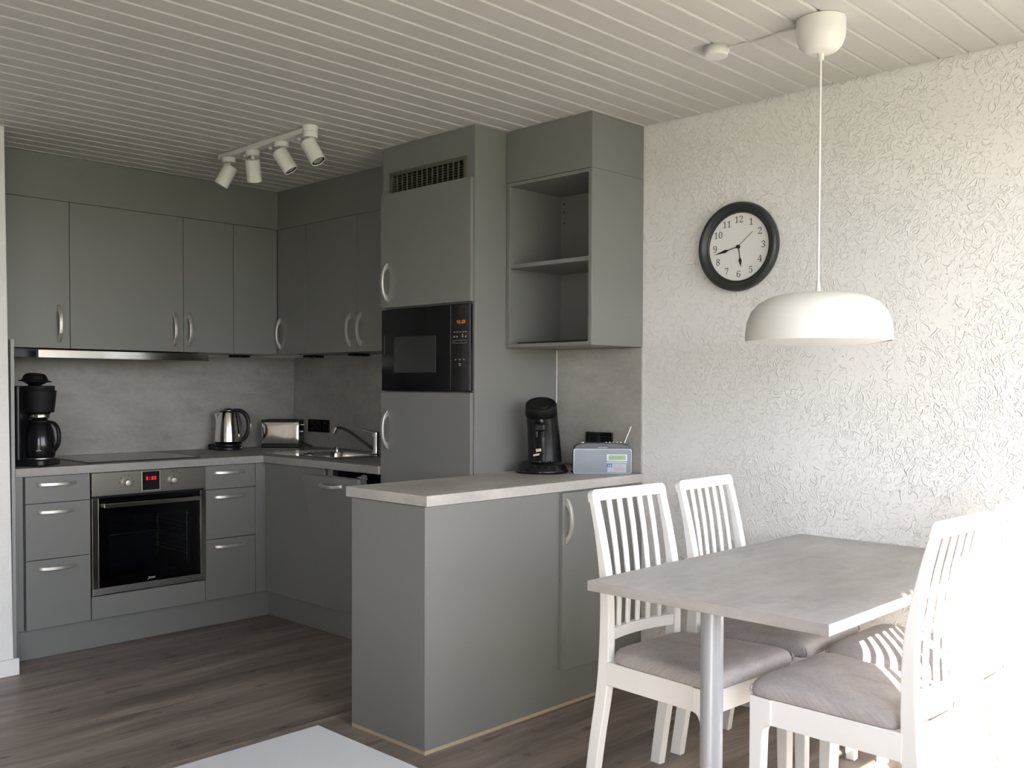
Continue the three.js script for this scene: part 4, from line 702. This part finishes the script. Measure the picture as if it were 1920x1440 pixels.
  // cushion: rounded trapezoid, crowned top, full sides
  const out = []; { const W0 = WR - 0.002, W1 = WF + 0.003, Z0 = 0.044, Z1 = ZF + 0.006, n = 64; for (let i = 0; i < n; i++) { const a = i / n * Math.PI * 2, c = Math.cos(a), s = Math.sin(a), e = 0.20; const u = Math.sign(c) * Math.pow(Math.abs(c), e), v = Math.sign(s) * Math.pow(Math.abs(s), e); const f = (v + 1) / 2; out.push([u * (W0 + (W1 - W0) * f), Z0 + (Z1 - Z0) * f]); } }
  { const cz = 0.25, prof = [[0, 0.056], [0.35, 0.0555], [0.6, 0.0535], [0.8, 0.050], [0.9, 0.0455], [0.95, 0.040], [0.98, 0.032], [0.997, 0.022], [1.002, 0.012], [0.998, 0.004], [0.985, 0.0], [0.5, 0.0]], pos = [], uv = [], idx = [], n = out.length;
    prof.forEach(([r, y]) => out.forEach(([x, z]) => { const zz = cz + (z - cz) * r; pos.push(x * r, sy(zz) + y, zz); uv.push(x * r, z * r + (r > 0.93 ? -y : 0)); }));
    for (let a = 0; a < prof.length - 1; a++) for (let i = 0; i < n; i++) { const p = a * n + i, q = a * n + (i + 1) % n; idx.push(p, q, p + n, q, q + n, p + n); }
    const g = new THREE.BufferGeometry(); g.setAttribute('position', new THREE.Float32BufferAttribute(pos, 3)); g.setAttribute('uv', new THREE.Float32BufferAttribute(uv, 2)); g.setIndex(idx); g.computeVertexNormals();
    { const nn = g.attributes.normal; if (nn.getY(3) < 0) { const ix = g.index.array; for (let i = 0; i < ix.length; i += 3) [ix[i + 1], ix[i + 2]] = [ix[i + 2], ix[i + 1]]; g.computeVertexNormals(); } }
    const c = part('seat_cushion', g, M.fabric, t, 'padded grey fabric seat');
    // gathered folds of cloth at the two front corners
    for (const s of [-1, 1]) part('corner_fold', [tube([[s * 0.212, yf + 0.004, 0.440], [s * 0.2185, yf + 0.018, 0.4445], [s * 0.2145, yf + 0.032, 0.439]], 0.0022, 10, 6), tube([[s * 0.202, yf + 0.004, 0.4455], [s * 0.208, yf + 0.017, 0.450], [s * 0.206, yf + 0.030, 0.445]], 0.0018, 10, 6)], M.fabric, c); }
  return t;
}
const chair0 = makeChair();
const chairs = [
  ['white slat-back chair at the table corner nearest the peninsula door', -0.899, 2.778, -0.054],
  ['white slat-back chair tucked in on the kitchen side against the textured wall', -0.442, 2.781, 0.044],
  ['sunlit white slat-back chair at the right edge, nearest the viewer', -0.879, 3.754, 3.110],
  ['white slat-back chair by the wall with striped sunlight, behind the foremost sunlit chair', -0.382, 3.731, 3.143],
];
chairs.forEach(([label, x, z, turn], i) => {
  const c = i ? chair0.clone() : chair0; c.name = numbered('dining_chair'); c.position.set(x, 0, z); c.rotation.y = turn; scene.add(c);
  c.userData = {}; tag(c, label, 'chair', 'white slat-back chairs round the dining table');
});
{
  const t = thing('coffee_table', 'low plain light grey table whose corner shows at the bottom edge', 'table', [-2.086, 0, 2.692]);
  part('tabletop', bx(-1.0, 0, 0.425, 0.450, 0, 0.6, 0.002), M.tableGrey, t);
  for (const [x, z] of [[-0.95, 0.05], [-0.05, 0.05], [-0.95, 0.55], [-0.05, 0.55]]) part('leg', bx(x - 0.02, x + 0.02, 0, 0.425, z - 0.02, z + 0.02, 0.002), M.tableGrey, t);
}

renderer.render(scene, camera);
